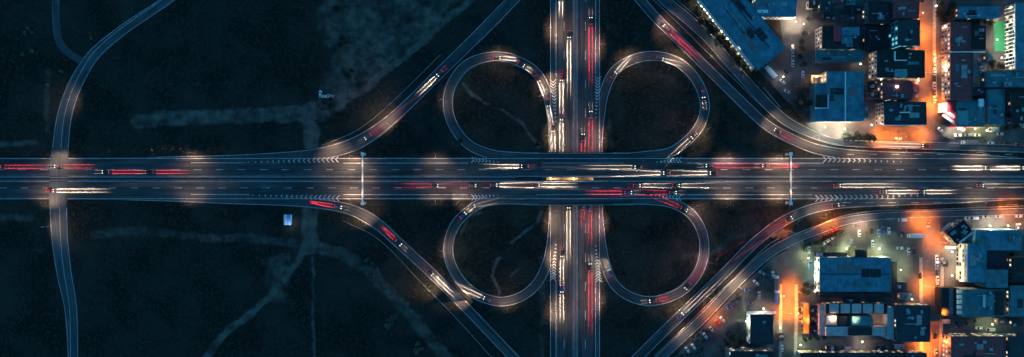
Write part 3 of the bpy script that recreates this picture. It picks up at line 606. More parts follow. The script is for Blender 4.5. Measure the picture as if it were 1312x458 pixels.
for px, py, hd, lab, e in [(1056, 404, 270, 'added warm street lamp in the court of the pink roofs, left', 600), (1089, 411, 0, 'added warm street lamp in the court of the pink roofs, middle', 600), (1121, 411, 0, 'added warm street lamp in the court of the pink roofs, right', 600), (1174, 45, 270, 'orange street lamp on the upper street, nearest the top edge', 9000), (1196, 75, 90, 'orange street lamp on the upper street, right side', 4500), (1176, 96, 270, 'orange street lamp on the upper street at the brown roof', 3500), (1198, 135, 90, 'orange street lamp on the upper street by the red shop', 8500),  # the court lamps are added to brighten the pink roofs
    (1176, 168, 200, 'orange street lamp at the bottom of the upper street', 6000), (1128, 170, 170, 'orange street lamp below the pale walled block', 8000), (1150, 172, 180, 'orange street lamp between pale walled block and highway', 3500),
    (1180, 278, 180, 'orange street lamp at the top of the lower street', 9000), (1204, 310, 90, 'orange street lamp on the lower street by the slanted building', 5000), (1181, 365, 270, 'orange street lamp on the lower street above the navy roof', 8000), (1205, 398, 90, 'orange street lamp on the lower street opposite the navy roof', 3500),
    (1180, 445, 270, 'orange street lamp on the lower street near the bottom edge', 9000), (1001, 398, 270, 'orange street lamp on the small side street, left side', 6500), (1019, 372, 90, 'orange street lamp on the small side street, right side', 5500), (1065, 290, 30, 'orange street lamp on the lit frontage road bend', 5000),
    (1100, 283, 180, 'warm street lamp at the top of the lower car park', 3500), (1290, 262, 180, 'red orange street lamp on the lower frontage near the right edge', 4000), (945, 368, 45, 'warm street lamp over the lower frontage road', 2500), (917, 405, 60, 'warm street lamp over the orange lit parked cars', 2500), (880, 430, 45, 'street lamp over the white parked cars at the bottom', 900)]:
    street_lamp(px, py, hd, lab, ORANGE if 'orange' in lab else WARM, e, wing=False)

# ------------------------------------------------------------------ buildings
WIN = {}
def win_mesh(w, h, m, nx):
    k = (round(w, 2), round(h, 2), m.name, nx)
    if k not in WIN: WIN[k] = MB().box((0, 0, 0), (.12, w, h) if nx else (w, .12, h)).mesh('window', m)
    return WIN[k]
def building(name, label, rect, h, roof, wall, floors=3, sides='w', lit=.2, rot=0.0, cat='building', litm=None, units=3, seams=0, par=.5, ww=1.3, wh=1.3, gap=2.6, skyl=0, group=None, seam_dir='y', pale=False):
    """rect: roof outline in photo measure (x0,y0,x1,y1)"""
    ax, ay, bx, by = rect; c = W((ax + bx) / 2, (ay + by) / 2, h); k = S * (CAMH - h) / CAMH; sx, sy = (bx - ax) * k, (by - ay) * k
    o = thing(name, label, cat, (c.x, c.y, 0), rot, group); rr = random.Random(int(ax * 31 + ay * 17))
    wl = put('wall', MB().box((0, 0, (h - .1) / 2 - .1), (sx, sy, h + .1)), wall, o)
    rf = put('roof', MB().box((0, 0, h + .02), (sx - .5, sy - .5, .2)), roof, o)
    if par:
        mb = MB(); t = .28
        for s_ in (-1, 1): mb.box((0, s_ * (sy / 2 - t / 2 + .03), h + par / 2 - .1), (sx + .06, t, par + .1)); mb.box((s_ * (sx / 2 - t / 2 + .03), 0, h + par / 2 - .1), (t, sy - 2 * t + .06, par + .1))
        put('parapet', mb, wall if pale else roof, o)
    if seams:
        L = sy if seam_dir == 'y' else sx; N = seams
        me = MB().box((0, 0, 0), (.12, L - .7, .1) if seam_dir == 'y' else (L - .7, .12, .1)).mesh('roof_seam', roof)
        for i in range(N):
            s_ = link('roof_seam', me, rf); f = (i + .5) / N - .5; s_.location = (f * sx, 0, h + .15) if seam_dir == 'y' else (0, f * sy, h + .15)
    mu = MB().box((0, 0, .5), (1.6, 1.2, 1.0)).mesh('roof_unit', STEEL)
    for i in range(units):
        u = link('roof_unit', mu, o); u.location = (rr.uniform(-.38, .38) * sx, rr.uniform(-.38, .38) * sy, h + .12); u.scale = (rr.uniform(.6, 1.5), rr.uniform(.6, 1.4), rr.uniform(.5, 1.1)); u.rotation_euler = (0, 0, rr.choice([0, R(90)]))
    for i in range(2 + int(sx * sy / 260)):       # repaired areas of the roof covering
        pm_ = rr.choice([DARKROOF, NAVYROOF, roof, GREYW, CONC, TEALROOF]); q = put('roof_patch', MB().box((0, 0, 0), (rr.uniform(.1, .32) * sx, rr.uniform(.1, .3) * sy, .05)), pm_, rf); q.location = (rr.uniform(-.3, .3) * sx, rr.uniform(-.3, .3) * sy, h + .122 + .008 * i)
    if units > 1:
        q = put('duct', MB().box((0, 0, .25), (max(1.5, sx * rr.uniform(.15, .4)), .45, .4)), STEEL, rf); q.location = (rr.uniform(-.2, .2) * sx, rr.uniform(-.35, .35) * sy, h + .15)
        q = put('vent_pipe', MB().tube((0, 0, 0), (0, 0, 1.1), .22, n=8), STEEL, rf); q.location = (rr.uniform(-.35, .35) * sx, rr.uniform(-.35, .35) * sy, h + .1)
    for i in range(skyl):
        u = put('skylight', MB().box((0, 0, 0), (rr.uniform(1.5, 4), rr.uniform(1, 2.5), .3)), TEALW, rf); u.location = (rr.uniform(-.32, .32) * sx, rr.uniform(-.32, .32) * sy, h + .2)
    fh = h / floors
    for sd in sides:
        Ln = sy if sd in 'we' else sx; N = max(1, int((Ln - 1) / gap))
        for fl in range(floors):
            for i in range(N):
                p = (i + .5) / N * (Ln - 1) - (Ln - 1) / 2; zc = fl * fh + fh * .55
                m_ = (litm or rr.choice([L_WARM, L_WHITE])) if rr.random() < lit else GLASS
                w_ = link('window', win_mesh(ww, min(wh, fh * .6), m_, sd in 'we'), wl)
                w_.location = {'w': (-sx / 2, p, zc), 'e': (sx / 2, p, zc), 'n': (p, sy / 2, zc), 's': (p, -sy / 2, zc)}[sd]
    return o, c, sx, sy
def block(par, name, rect, z0, z1, m, rz=0):     # a further part, given by its top outline
    ax, ay, bx, by = rect; c = W((ax + bx) / 2, (ay + by) / 2, z1); k = S * (CAMH - z1) / CAMH
    q = put(name, MB().box((0, 0, (z0 + z1) / 2), ((bx - ax) * k, (by - ay) * k, z1 - z0)), m, par)
    v = Matrix.Rotation(-par.rotation_euler.z, 3, 'Z') @ (c - Vector((par.location.x, par.location.y, 0)))
    q.location = (v.x, v.y, 0); q.rotation_euler = (0, 0, rz - par.rotation_euler.z); return q
def bld(*a, **k): return building(*a, **k)[0]
# --- upper right town
rot = math.atan2(-(87 - 6), 967 - 902) # long axis in world
o = bld('warehouse', 'long blue roofed warehouse set diagonally beside the frontage road', (950.5 - 62, 27.5 - 22.5, 950.5 + 62, 27.5 + 22.5), 9, BLUEROOF, GREYW, 2, 's', .12, rot=rot, cat='warehouse', units=2, seams=22, ww=2.2)
mb = MB()
L_, wd_ = 124 * S * .979, 45 * S * .979
put('roof_ridge', MB().box((0, 3.0, 9.25), (L_ - 14, .5, .35)), NAVYROOF, o); put('dark_roof_vent', MB().box((-4, 5.5, 9.3), (14, 1.1, .4)), DARKROOF, o)
put('eave_canopy', MB().box((0, -wd_ / 2 - .9, 6.6), (L_ * .92, 1.8, .15)), WHITE, o)
rrw = random.Random(5)
for i in range(19):
    q = put('wall_lamp', MB().box((-L_ / 2 + 4 + i * (L_ - 8) / 18, -wd_ / 2 - 1.7, 5.9), (1.1, .5, .4)), L_WHITE if rrw.random() < .7 else G_LAMPW, o)
    if i % 2 == 0: spot(o, (-L_ / 2 + 4 + i * (L_ - 8) / 18, -wd_ / 2 - 2.1, 5.6), WHT, 330, 140)
o = bld('office_block', 'small blue roofed block with a white lit side at top edge', (968, -10, 1020, 22), 7, BLUEROOF, WHITE, 2, 'ws', .5, units=3, litm=L_WHITE)
block(o, 'roof_strip', (970, 13, 984, 17), 7, 7.6, WHITE)
globe_lamp(962, 19, 'bright white lamp at the side of the small top block', WHT, 1800)
o = bld('shop_house', 'dark roofed shop house with one bright red roof strip', (1053, 34, 1103, 63), 10, DARKROOF, PINKW, 3, 'ws', .2, units=2)
block(o, 'red_roof_strip', (1068, 33.6, 1077, 53), 10.2, 10.9, RED); block(o, 'blue_roof_panel', (1078, 35, 1101, 46), 10.1, 10.6, BLUEROOF); block(o, 'lower_roof_panel', (1078, 47, 1092, 56), 10.1, 10.5, TEALROOF)
o = bld('side_hall', 'low teal roofed hall below the red striped shop house', (1045, 65, 1105, 80), 5, TEALROOF, GREYW, 1, 'w', .3, units=2, seams=10)
o = bld('market_hall', 'large bright blue roofed hall above the frontage road', (1059, 92, 1106, 156), 9, BLUEROOF, PINKW, 2, 'ws', .35, units=0, seams=14, seam_dir='x', litm=L_WHITE)
block(o, 'wing', (1045, 107, 1058.8, 156), 0, 8.2, BLUEROOF); block(o, 'dark_roof_box', (1046, 122, 1060, 138), 8.2, 9.6, DARKROOF); block(o, 'white_trim', (1044.6, 138.2, 1061, 139.4), 8.2, 9.2, WHITE); block(o, 'white_trim', (1060.2, 122, 1061.2, 138), 8.2, 9.7, WHITE); block(o, 'roof_ridge', (1082.3, 92, 1083.5, 156), 9.1, 9.45, WHITE); block(o, 'lit_strip_slab', (1040, 96.5, 1056, 98.5), 3.5, 4.2, L_WARM); block(o, 'lit_strip_slab', (1039.5, 98.5, 1041.5, 107), 3.5, 4.2, L_WARM)  # glowing slabs stand in for the lit strip of ground beside the hall
bld('terrace_house', 'dark purple roofed house at top edge, left of two', (1112, 3, 1140, 29), 8, DARKROOF, GREYW, 2, 'ws', .15, units=2)
bld('terrace_house', 'dark purple roofed house at top edge beside the orange street', (1144, 1, 1177, 24), 8.5, MAROON, GREYW, 3, 'w', .15, units=2)
bld('glass_block', 'dark roofed block with a glowing teal glass side', (1150, 26, 1178, 59), 11, NAVYROOF, TEALW, 3, 'ws', .45, litm=L_COOL, units=2, ww=1.6, wh=2)
bld('low_shed', 'low dark shed left of the teal glass block', (1108, 34, 1134, 62), 4, DARKROOF, GREYW, 1, 'w', .1, units=2)
o = bld('apartment_block', 'wide dark roofed apartment block with pale grey left side', (1123, 65, 1184, 100), 10, DARKROOF, PINKW, 3, 'ws', .3, units=4, skyl=1)
block(o, 'roof_wall', (1146, 66, 1147.2, 78), 10, 11, WHITE); block(o, 'roof_wall', (1147.2, 77, 1162, 78), 10, 11, WHITE); block(o, 'blue_skylight', (1146, 89, 1162, 99), 10, 10.6, TEALW)
o = bld('brown_house', 'small brown roofed house between two wide dark blocks', (1131, 104, 1168, 128), 7, MAROON, GREYW, 2, 'ws', .2, units=3)
block(o, 'roof_light', (1148, 110, 1150.5, 112.5), 7, 7.7, G_LAMPW)
o = bld('apartment_block', 'navy roofed block with a pale left wall facing the highway', (1132, 131, 1186, 160), 10, NAVYROOF, PINKW, 3, 'ws', .25, units=5, skyl=3)
block(o, 'white_roof_strip', (1153, 143.5, 1166, 145), 10.1, 10.8, WHITE); block(o, 'eave_trim', (1132, 160.2, 1184, 161.2), 9, 10.2, WHITE)
bld('tiled_house', 'maroon roofed house beside the large white globe lamp', (1217, 29, 1243, 65.5), 9, MAROON, PINKW, 3, 'w', .55, units=2, litm=L_WHITE)
o = bld('tiled_house', 'long maroon roofed house with a warmly lit street side', (1217, 68, 1245, 128), 9, MAROON, PINKW, 3, 'w', .6, units=3); block(o, 'roof_wall', (1216, 66.2, 1262, 67.4), 9, 9.8, WHITE)
bld('low_block', 'blue roofed low block along the top above the green pitch', (1227, 9, 1281, 24), 6, BLUEROOF, GREYW, 2, 'ws', .3, units=4)
bld('dark_annex', 'dark flat annex between maroon house and teal court', (1245, 34, 1262, 64), 5, DARKROOF, GREYW, 1, 'w', .1, units=2)
sheet('paved_court', [(1247, 68), (1264, 68), (1263, 112), (1246, 112)], 0.045, mat('court_paving', (.22, .24, .2), .8)); sheet('sports_pitch', [(1272.5, 28), (1287, 27), (1288, 66), (1274, 66)], 0.05, GREEN)
o = bld('school_block', 'large blue roofed building at right edge with white ribbed side', (1301, 4, 1370, 90), 9, BLUEROOF, GREYW, 3, 'w', .45, units=8, ww=1.8, wh=1.8, litm=L_WHITE, skyl=3)
for i in range(17): block(o, 'facade_rib', (1299.0, 8 + i * 4.9, 1301.2, 8.8 + i * 4.9), 0.5, 9, WHITE)
for zz in (3, 6, 8.6): block(o, 'facade_band', (1299.6, 6, 1300.9, 88), zz - .3, zz, WHITE)
bld('low_annex', 'low teal roofed annex under the white ribbed building', (1262, 92, 1330, 112), 4.5, TEALROOF, GREYW, 1, 'w', .2, units=5)
o = bld('corner_shop', 'dark teal roofed corner shop with glowing red and white signs', (1225, 129, 1261, 163), 6.5, TEALROOF, RED, 1, '', 0, units=2)
block(o, 'red_sign_wall', (1214, 130, 1225, 144), 0, 6, RED); block(o, 'lit_white_sign', (1208, 132, 1214, 144), 0, 5.2, L_WHITE); block(o, 'arched_canopy', (1227, 142, 1240, 160), 6.5, 7.2, TEALW); block(o, 'white_roof_box', (1254, 127, 1260, 137), 6.5, 7.6, WHITE)
for i, (dx, m_) in enumerate(((-2.6, WHITE), (0, RED), (2.6, WHITE))):
    q = block(o, 'slanted_sign_band', (1224 - 17 + dx * .8, 155 - 1.6 - dx * .9, 1224 + 17 + dx * .8, 155 + 1.6 - dx * .9), 3.6, 4.6 + .05 * i, m_, R(-35))
spot(o, (-13, -1, 8.5), WHT, 900, 120); spot(o, (-15, 4, 8.5), (1, .7, .6), 700, 120)
bld('dark_hall', 'wide dark teal roofed hall right of the corner shop', (1264, 115, 1286, 160), 5, TEALROOF, GREYW, 1, 'w', .1, units=3, seams=6)
bld('dark_hall', 'dark roofed hall at the right edge above the frontage cars', (1296, 118, 1340, 158), 5, DARKROOF, GREYW, 1, 'w', .2, units=4, skyl=2)
# --- lower right town
o = bld('big_warehouse', 'large teal roofed warehouse in the middle of the lower car park', (1050, 330, 1141, 374), 8, BLUEROOF, WHITE, 2, 'wn', .4, cat='warehouse', units=0, seams=18, litm=L_WHITE, ww=2)
block(o, 'roof_ridge', (1050.6, 351, 1140.4, 352), 8.1, 8.45, NAVYROOF); block(o, 'entrance_canopy', (1045, 323.5, 1085, 329.4), 4.2, 4.8, DARKROOF); block(o, 'entrance_sign', (1046, 324, 1054, 328.6), 4.8, 5.2, mat('pink_sign', (.6, .4, .42), .6)); block(o, 'stair_box', (1095.5, 320.5, 1111, 330), 0, 8.8, DARKROOF); block(o, 'loading_box', (1142, 335, 1149, 365), 0, 4, DARKROOF)
block(o, 'side_glow_band', (1046.2, 341, 1047.4, 362), 4.5, 6, L_WHITE); block(o, 'side_glow_band', (1140, 332, 1141.6, 352), 2, 2.6, L_WARM); block(o, 'lean_to_roof', (1050, 376, 1140, 381), 0, 5, DARKROOF)  # glowing side bands stand in for lamp light on the walls
o = bld('courtyard_complex', 'cluster of pale pink flat roofs around a dark court', (1058, 389, 1135, 402), 6, DARKROOF, PINKW, 2, 'wn', .3, units=0)
for i in range(5): block(o, 'pale_roof_bay', (1062.5 + i * 14.4, 389.5, 1074.5 + i * 14.4, 401.5), 6, 6.7, PINKROOF)
block(o, 'pink_wing', (1059, 405, 1072, 417), 0, 6, PINKROOF); block(o, 'teal_wing', (1091, 405, 1118, 417.5), 0, 6.5, TEALROOF); block(o, 'front_wing', (1058, 419, 1135, 430.5), 0, 6, PINKROOF); block(o, 'front_dark_bay', (1087, 419.5, 1117, 430), 6, 6.6, DARKROOF); block(o, 'side_strip', (1049.5, 391, 1057, 430), 0, 5, PINKROOF); block(o, 'end_tower', (1137, 394, 1145, 435), 0, 7, CONC); block(o, 'court_shed', (1074, 405, 1088, 417), 0, 4, NAVYROOF)
o = bld('orange_shed', 'narrow shed with a glowing orange roof light beside the street', (1029, 388, 1037, 428), 4, mat('orange_awning', (.75, .25, .04), .7), GREYW, 1, 'w', .2, units=0, par=0)
for i in range(3): spot(o, (-2, -8 + i * 8, 8.5), (1, .5, .1), 550, 100)
for i in range(3):
    q = put('gooseneck_lamp', MB().tube((-2, -8 + i * 8, 4), (-2, -8 + i * 8, 8.6), .06), DSTEEL, o)
bld('navy_block', 'navy flat roofed block beside the lower orange street', (1148, 391, 1191, 438), 8, NAVYROOF, GREYW, 3, 'wn', .3, units=7, skyl=3)
for i, (a, c_) in enumerate(((1025, 1072), (1075, 1118), (1121, 1160), (1163, 1186))): bld('row_house', f'{ORD[i]} roof from the left in the bottom edge row', (a, 452, c_, 490), 6.5, NAVYROOF if i % 2 else DARKROOF, PINKW, 2, 'n', .5, units=3)
o = bld('edge_building', 'small dark roofed building with white lit edges by the side street', (961, 403, 990, 441), 7, NAVYROOF, WHITE, 2, 'wn', .5, units=1, litm=L_WHITE)
block(o, 'lit_strip_slab', (957, 399, 994, 402), 3.6, 4.1, WHITE); block(o, 'side_kiosk', (948, 414, 955, 440), 0, 3.4, NAVYROOF)
o = bld('corner_house', 'dark roofed house with pale slanting walls at the bottom edge', (936, 450, 991, 480), 11, DARKROOF, PINKW, 3, 'wn', .3, units=3)
rot = R(38)
o = bld('slanted_building', 'small dark building turned at an angle beside the lower street', (1216, 288, 1243, 309), 7, DARKROOF, GREYW, 2, 'wn', .2, rot=rot, units=5, skyl=2)
block(o, 'pink_sign', (1205, 289.5, 1220, 293.5), 4.2, 5.0, PINKROOF, rot); block(o, 'white_beam', (1227, 302, 1253, 304), 7, 7.8, WHITE, rot)
o = bld('hotel_block', 'big blue roofed block with an orange lit storeyed facade', (1240, 313, 1263, 362), 12, BLUEROOF, PINKW, 4, 'w', .55, units=2, litm=L_WARM, ww=2.0, wh=1.5)
for zz in (3, 6, 9, 11.8): block(o, 'balcony_slab', (1238 - (12 - zz) * 1.05, 314, 1241 - (12 - zz) * 1.05, 361), zz - .15, zz, WHITE)
block(o, 'north_wing', (1250, 295, 1309, 321), 0, 11.5, BLUEROOF); block(o, 'south_wing', (1263.3, 346, 1291, 369), 0, 11, TEALROOF); block(o, 'court_floor', (1264, 321.5, 1290, 345.5), 0, 6, NAVYROOF); block(o, 'roof_slope', (1252, 305, 1268, 317), 11.5, 12.2, TEALROOF)
for i in range(3): spot(o, (-13.5, -8 + 8 * i, 2.5), (1, .5, .18), 900, 150, R(180))
block(o, 'entrance_wall', (1214, 316, 1224, 319), 0, 3, WHITE)
o = bld('teal_block', 'teal roofed block with a row of white squares on its side', (1233, 371, 1286, 406), 10, TEALROOF, GREYW, 3, '', 0, units=3)
for i in range(5): block(o, 'white_roof_square', (1226.5, 372 + i * 6.6, 1232, 376.2 + i * 6.6), 8.5, 9.5, WHITE)
block(o, 'dark_side_wing', (1206, 369, 1225, 404), 0, 7, DARKROOF); block(o, 'pale_strip', (1216, 370, 1221, 403), 7, 7.5, GREYW); block(o, 'roof_house', (1263, 379, 1273, 393), 10, 12, TEALROOF); block(o, 'roof_wall', (1261, 378, 1262.4, 394), 10, 11.5, WHITE); block(o, 'dark_roof_panel', (1275, 373, 1285.5, 404), 10.1, 10.7, DARKROOF)
bld('edge_block', 'teal roofed block at the right edge beside two small white lamps', (1293, 366, 1350, 406), 8, TEALROOF, GREYW, 2, 'w', .3, units=4)
bld('dark_block', 'dark block right of the courtyard at the right edge', (1296, 330, 1350, 362), 9, DARKROOF, GREYW, 3, 'w', .3, units=3)
o = bld('maroon_block', 'maroon roofed block at the bottom right corner', (1218, 431, 1288, 480), 9, MAROON, PINKW, 3, 'wn', .5, units=6, skyl=2); block(o, 'red_roof_strip', (1250, 449, 1262, 456), 9.1, 9.8, RED)
bld('dark_block', 'dark roofed block at the very bottom right edge', (1292, 431, 1350, 480), 8, NAVYROOF, GREYW, 2, 'wn', .3, units=3)
for x, y, w_, h_, hh, m_, lab in [(1042, 6, 12, 10, 4, DARKROOF, 'dark roof nearest the yard lamp in the top edge row'), (1058, 8, 14, 12, 5, NAVYROOF, 'second small roof in the top edge row right of the yard lamp'), (1075, 5, 13, 10, 4, MAROON, 'small maroon roof in the top edge row'), (1090, 3, 12, 8, 5, TEALROOF, 'small teal roof at the top edge'), (1098, 14, 10, 9, 4, DARKROOF, 'dark little roof below the small teal top roof'), (1088, 23, 16, 7, 4, NAVYROOF, 'long little navy roof above the red striped shop house'), (1062, 23, 14, 7, 3.5, DARKROOF, 'low dark shed above the red striped shop house'),
    (1116, 110, 10, 10, 4, DARKROOF, 'small dark shed between blue hall and brown house, upper'), (1120, 122, 12, 8, 3.5, NAVYROOF, 'small navy shed between blue hall and brown house, lower'), (1173, 114, 7, 12, 4, MAROON, 'tiny maroon roof at the street end of the brown house'), (1110, 145, 6, 16, 3.5, TEALROOF, 'narrow teal shed right of the blue market hall'), (1209, 140, 5, 9, 3, DARKROOF, 'tiny dark kiosk beside the red shop sign'), (1268, 74, 9, 10, 4, TEALROOF, 'small teal shed under the paved court lamps'), (1254, 118, 14, 9, 4, NAVYROOF, 'small navy shed under the paved court'), (1291, 108, 9, 6, 6, CONC, 'pale roof house on the low teal annex'), (1275, 166, 10, 6, 3, CONC, 'pale kiosk right of the shop forecourt'), (1212, 54, 5, 12, 4, PINKROOF, 'narrow pale shed at the foot of the maroon roofed house'),
    (1043, 396, 7, 9, 3, DARKROOF, 'dark shed behind the orange shed, upper'), (1043, 409, 7, 9, 3, NAVYROOF, 'navy shed behind the orange shed, middle'), (1043, 422, 7, 9, 3, DARKROOF, 'dark shed behind the orange shed, lower'), (1155, 366, 12, 9, 4, NAVYROOF, 'navy shed right of the big warehouse, below the lamp'), (1160, 380, 14, 7, 4, TEALROOF, 'long teal shed above the navy block'), (1152, 444, 12, 6, 3, PINKROOF, 'small pale shed under the navy block'), (1128, 446, 12, 6, 3, DARKROOF, 'small dark shed in the bottom lane, right'), (1066, 446, 14, 6, 3, NAVYROOF, 'small navy shed in the bottom lane, left'), (1086, 447, 9, 5, 3, PINKROOF, 'small pale shed in the bottom lane, middle'), (1300, 306, 9, 8, 14, TEALROOF, 'small teal roof house on the far end of the big blue roofs'), (1282, 412, 9, 6, 4, MAROON, 'tiny maroon shed in the bright lane'), (1303, 414, 12, 7, 4, NAVYROOF, 'navy shed at the right end of the bright lane'), (974, 448, 8, 5, 3, TEALROOF, 'tiny teal shed under the white edged building'), (1000, 432, 7, 10, 3, NAVYROOF, 'small navy kiosk right of the white edged building'), (1211, 338, 6, 8, 3, DARKROOF, 'dark kiosk at the foot of the orange lit facade'), (1212, 412, 10, 5, 3, CONC, 'pale shed at the start of the bright lane'), (1090, 385, 22, 5, 4, DARKROOF, 'long dark lean-to between big warehouse and pink roofs')]:
    bld('shed', lab, (x - w_ / 2, y - h_ / 2, x + w_ / 2, y + h_ / 2), hh, m_, rnd.choice([GREYW, PINKW, DCONC]), 1, 'w', .25, cat='shed', units=1, par=.25, group='small sheds of the town')
# small lit cabin and trailers in the fields
o = thing('site_cabin', 'small blue and white cabin standing below the highway at left', 'cabin', W(370, 281.5)); put('wall', MB().box((0, 0, 1.3), (4.2, 6.4, 2.6)), WHITE, o)
put('roof', MB().box((1.0, 0, 2.68), (2.3, 6.6, .14)), mat('cabin_blue', (.2, .35, .75), .6), o); put('roof', MB().box((-1.2, 0, 2.66), (1.9, 6.6, .12)), WHITE, o); put('door', MB().box((-2.15, 1, 1.1), (.1, .9, 2.0)), DSTEEL, o); put('lamp_post', MB().tube((3.2, -4, 0), (3.2, -4, 5.2), .06), DSTEEL, o); spot(o, (2.4, -3, 5.6), (.6, .75, 1), 160, 140)


# ------------------------------------------------------------------ vehicles (forward = +Y)
def body_loft(st):
    """stations (y, half width, z bottom, z top)"""
    secs = []
    for y, w, z0, z1 in st:
        secs.append([(-w * .92, y, z0), (w * .92, y, z0), (w, y, z0 + (z1 - z0) * .35), (w * .97, y, z0 + (z1 - z0) * .8), (w * .86, y, z1), (-w * .86, y, z1), (-w * .97, y, z0 + (z1 - z0) * .8), (-w, y, z0 + (z1 - z0) * .35)])
    return MB().loft(secs)
COLS = {'white': (.75, .75, .74), 'silver': (.42, .43, .45), 'black': (.02, .02, .022), 'red': (.35, .03, .03), 'blue': (.04, .11, .3), 'grey': (.13, .135, .14), 'beige': (.45, .4, .32), 'yellow': (.6, .42, .05)}
def paint(c): return mat('car_paint_' + c, COLS[c], .28, var=.05, spec=.6)
WHEEL = MB().tube((-.11, 0, 0), (.11, 0, 0), .32, n=10).mesh('wheel', TYRE)
VM = {}
def vmesh(kind, part, c=None):
    k = (kind, part, c)
    if k in VM: return VM[k]
    m = None
    if kind == 'car':
        if part == 'body': m = body_loft([(-2.2, .72, .42, .78), (-2.1, .84, .25, .93), (-1.3, .9, .22, .97), (.9, .9, .22, .95), (1.7, .88, .22, .84), (2.1, .8, .25, .74), (2.22, .66, .38, .62)])
        if part == 'glasshouse': m = MB().add([(-.76, -1.75, .94), (.76, -1.75, .94), (.78, 1.05, .93), (-.78, 1.05, .93), (-.6, -1.05, 1.42), (.6, -1.05, 1.42), (.6, .25, 1.44), (-.6, .25, 1.44)], [(3, 2, 1, 0), (4, 5, 6, 7), (0, 1, 5, 4), (1, 2, 6, 5), (2, 3, 7, 6), (3, 0, 4, 7)])
        if part == 'roof': m = MB().box((0, -.4, 1.45), (1.22, 1.34, .05))
    if kind == 'van':
        if part == 'body': m = body_loft([(-2.6, .9, .3, 1.9), (-2.5, .96, .25, 2.1), (1.0, .96, .25, 2.1), (1.3, .95, .25, 2.0), (1.35, .95, .25, 1.15), (2.5, .9, .25, .95), (2.6, .75, .4, .75)])
        if part == 'glasshouse': m = MB().add([(-.82, 1.33, 1.1), (.82, 1.33, 1.1), (.82, 1.36, 1.95), (-.82, 1.36, 1.95), (-.85, 2.0, 1.08), (.85, 2.0, 1.08), (.8, 1.4, 1.97), (-.8, 1.4, 1.97)], [(0, 1, 2, 3), (7, 6, 5, 4), (0, 4, 5, 1), (3, 2, 6, 7), (0, 3, 7, 4), (1, 5, 6, 2)])
        if part == 'roof': m = MB().box((0, -.8, 2.12), (1.5, 3.0, .05))
    if kind == 'truck':
        if part == 'body': m = MB().box((0, -1.5, 2.0), (2.5, 7.4, 2.7))
        if part == 'glasshouse': m = MB().box((0, 4.03, 1.95), (2.1, .12, .8))
        if part == 'roof': m = body_loft([(2.35, 1.15, .5, 2.6), (2.5, 1.2, .45, 2.8), (3.7, 1.2, .45, 2.7), (4.05, 1.15, .45, 2.2)])
    V = VM[k] = m.mesh(part, paint(c) if c else GLASS); return V
LEN = {'car': 2.22, 'van': 2.6, 'truck': 4.05}; BACK = {'car': -2.2, 'van': -2.6, 'truck': -5.2}; HW = {'car': .68, 'van': .7, 'truck': .95}
LM = {}
def lmesh(kind, front, on):
    k = (kind, front, on)
    if k not in LM:
        if front: mb = MB().box((0, -.12, 0), (.42, .5, .16)); m = G_HEAD if on else OFF_HEAD
        else: mb = MB().box((0, .06, 0), (.5, .22, .18)); m = G_TAIL if on else OFF_TAIL
        LM[k] = mb.mesh('headlight' if front else 'tail_light', m)
    return LM[k]
BEAMS = {}
def trail_beam_data(front, col, E, Lb):
    """added lamp shaped to imitate light trails: two lobes along the lane, lamp looks along local -Z"""
    key = (front, round(E, 2), round(Lb)); 
    if key in BEAMS: return BEAMS[key]
    L = bpy.data.lights.new('beam', 'SPOT'); L.spot_size = R(70); L.spot_blend = .05; Q = E * Lb ** 3 * .3; L.energy = Q; L.shadow_soft_size = .05; L.color = (1, 1, 1); L.use_nodes = True
    n = L.node_tree.nodes; l = L.node_tree.links; em = n['Emission']
    tc = n.new('ShaderNodeTexCoord'); sx = n.new('ShaderNodeSeparateXYZ'); l.new(tc.outputs['Normal'], sx.inputs[0])
    def M(op, a, b=None, c=None):
        q = n.new('ShaderNodeMath'); q.operation = op
        for i, v in enumerate((a, b, c)):
            if v is None: continue
            if isinstance(v, (int, float)): q.inputs[i].default_value = v
            else: l.new(v, q.inputs[i])
        return q.outputs[0]
    X, Y, Z = sx.outputs; p = R(65); sg = BSIGN
    X, Y, Z = M('MULTIPLY', X, sg), M('MULTIPLY', Y, sg), M('MULTIPLY', Z, sg)
    fwd = M('SUBTRACT', M('MULTIPLY', Y, math.cos(p)), M('MULTIPLY', Z, math.sin(p)))
    dn = M('MAXIMUM', M('MULTIPLY', M('ADD', M('MULTIPLY', Y, math.sin(p)), M('MULTIPLY', Z, math.cos(p))), -1), .004)
    h = .68
    u = M('ABSOLUTE', M('DIVIDE', M('MULTIPLY', X, h), dn)); v = M('DIVIDE', M('MULTIPLY', fwd, h), dn)
    def SS(x, a, b, t0, t1):
        q = n.new('ShaderNodeMapRange'); q.interpolation_type = 'SMOOTHSTEP'; q.clamp = True
        l.new(x, q.inputs['Value']); q.inputs['From Min'].default_value = a; q.inputs['From Max'].default_value = b; q.inputs['To Min'].default_value = t0; q.inputs['To Max'].default_value = t1; return q.outputs['Result']
    lobe = SS(M('ABSOLUTE', M('SUBTRACT', u, 1.05)), .05, .34, 1, 0); wide = SS(u, .6, 2.6, .045 if front else .02, 0)
    lat = M('ADD', lobe, wide)
    lon = M('MULTIPLY', SS(v, .3, 1.6, 0, 1), SS(v, Lb * .7, Lb * 1.1, 1, 0)); lon = M('MULTIPLY', lon, SS(v, 2, Lb, 1, .6))
    d2 = M('ADD', M('ADD', M('MULTIPLY', u, u), M('MULTIPLY', v, v)), h * h); d3 = M('POWER', d2, 1.5)
    st = M('MULTIPLY', M('MULTIPLY', lat, lon), M('MULTIPLY', d3, E / h / Q))
    em.inputs['Color'].default_value = (*col, 1); l.new(st, em.inputs['Strength'])
    BEAMS[key] = L; return L
BSIGN = 1.0; BK = 14.0
HCOL, TCOL = (1.0, .74, .5), (1.0, .03, .05)
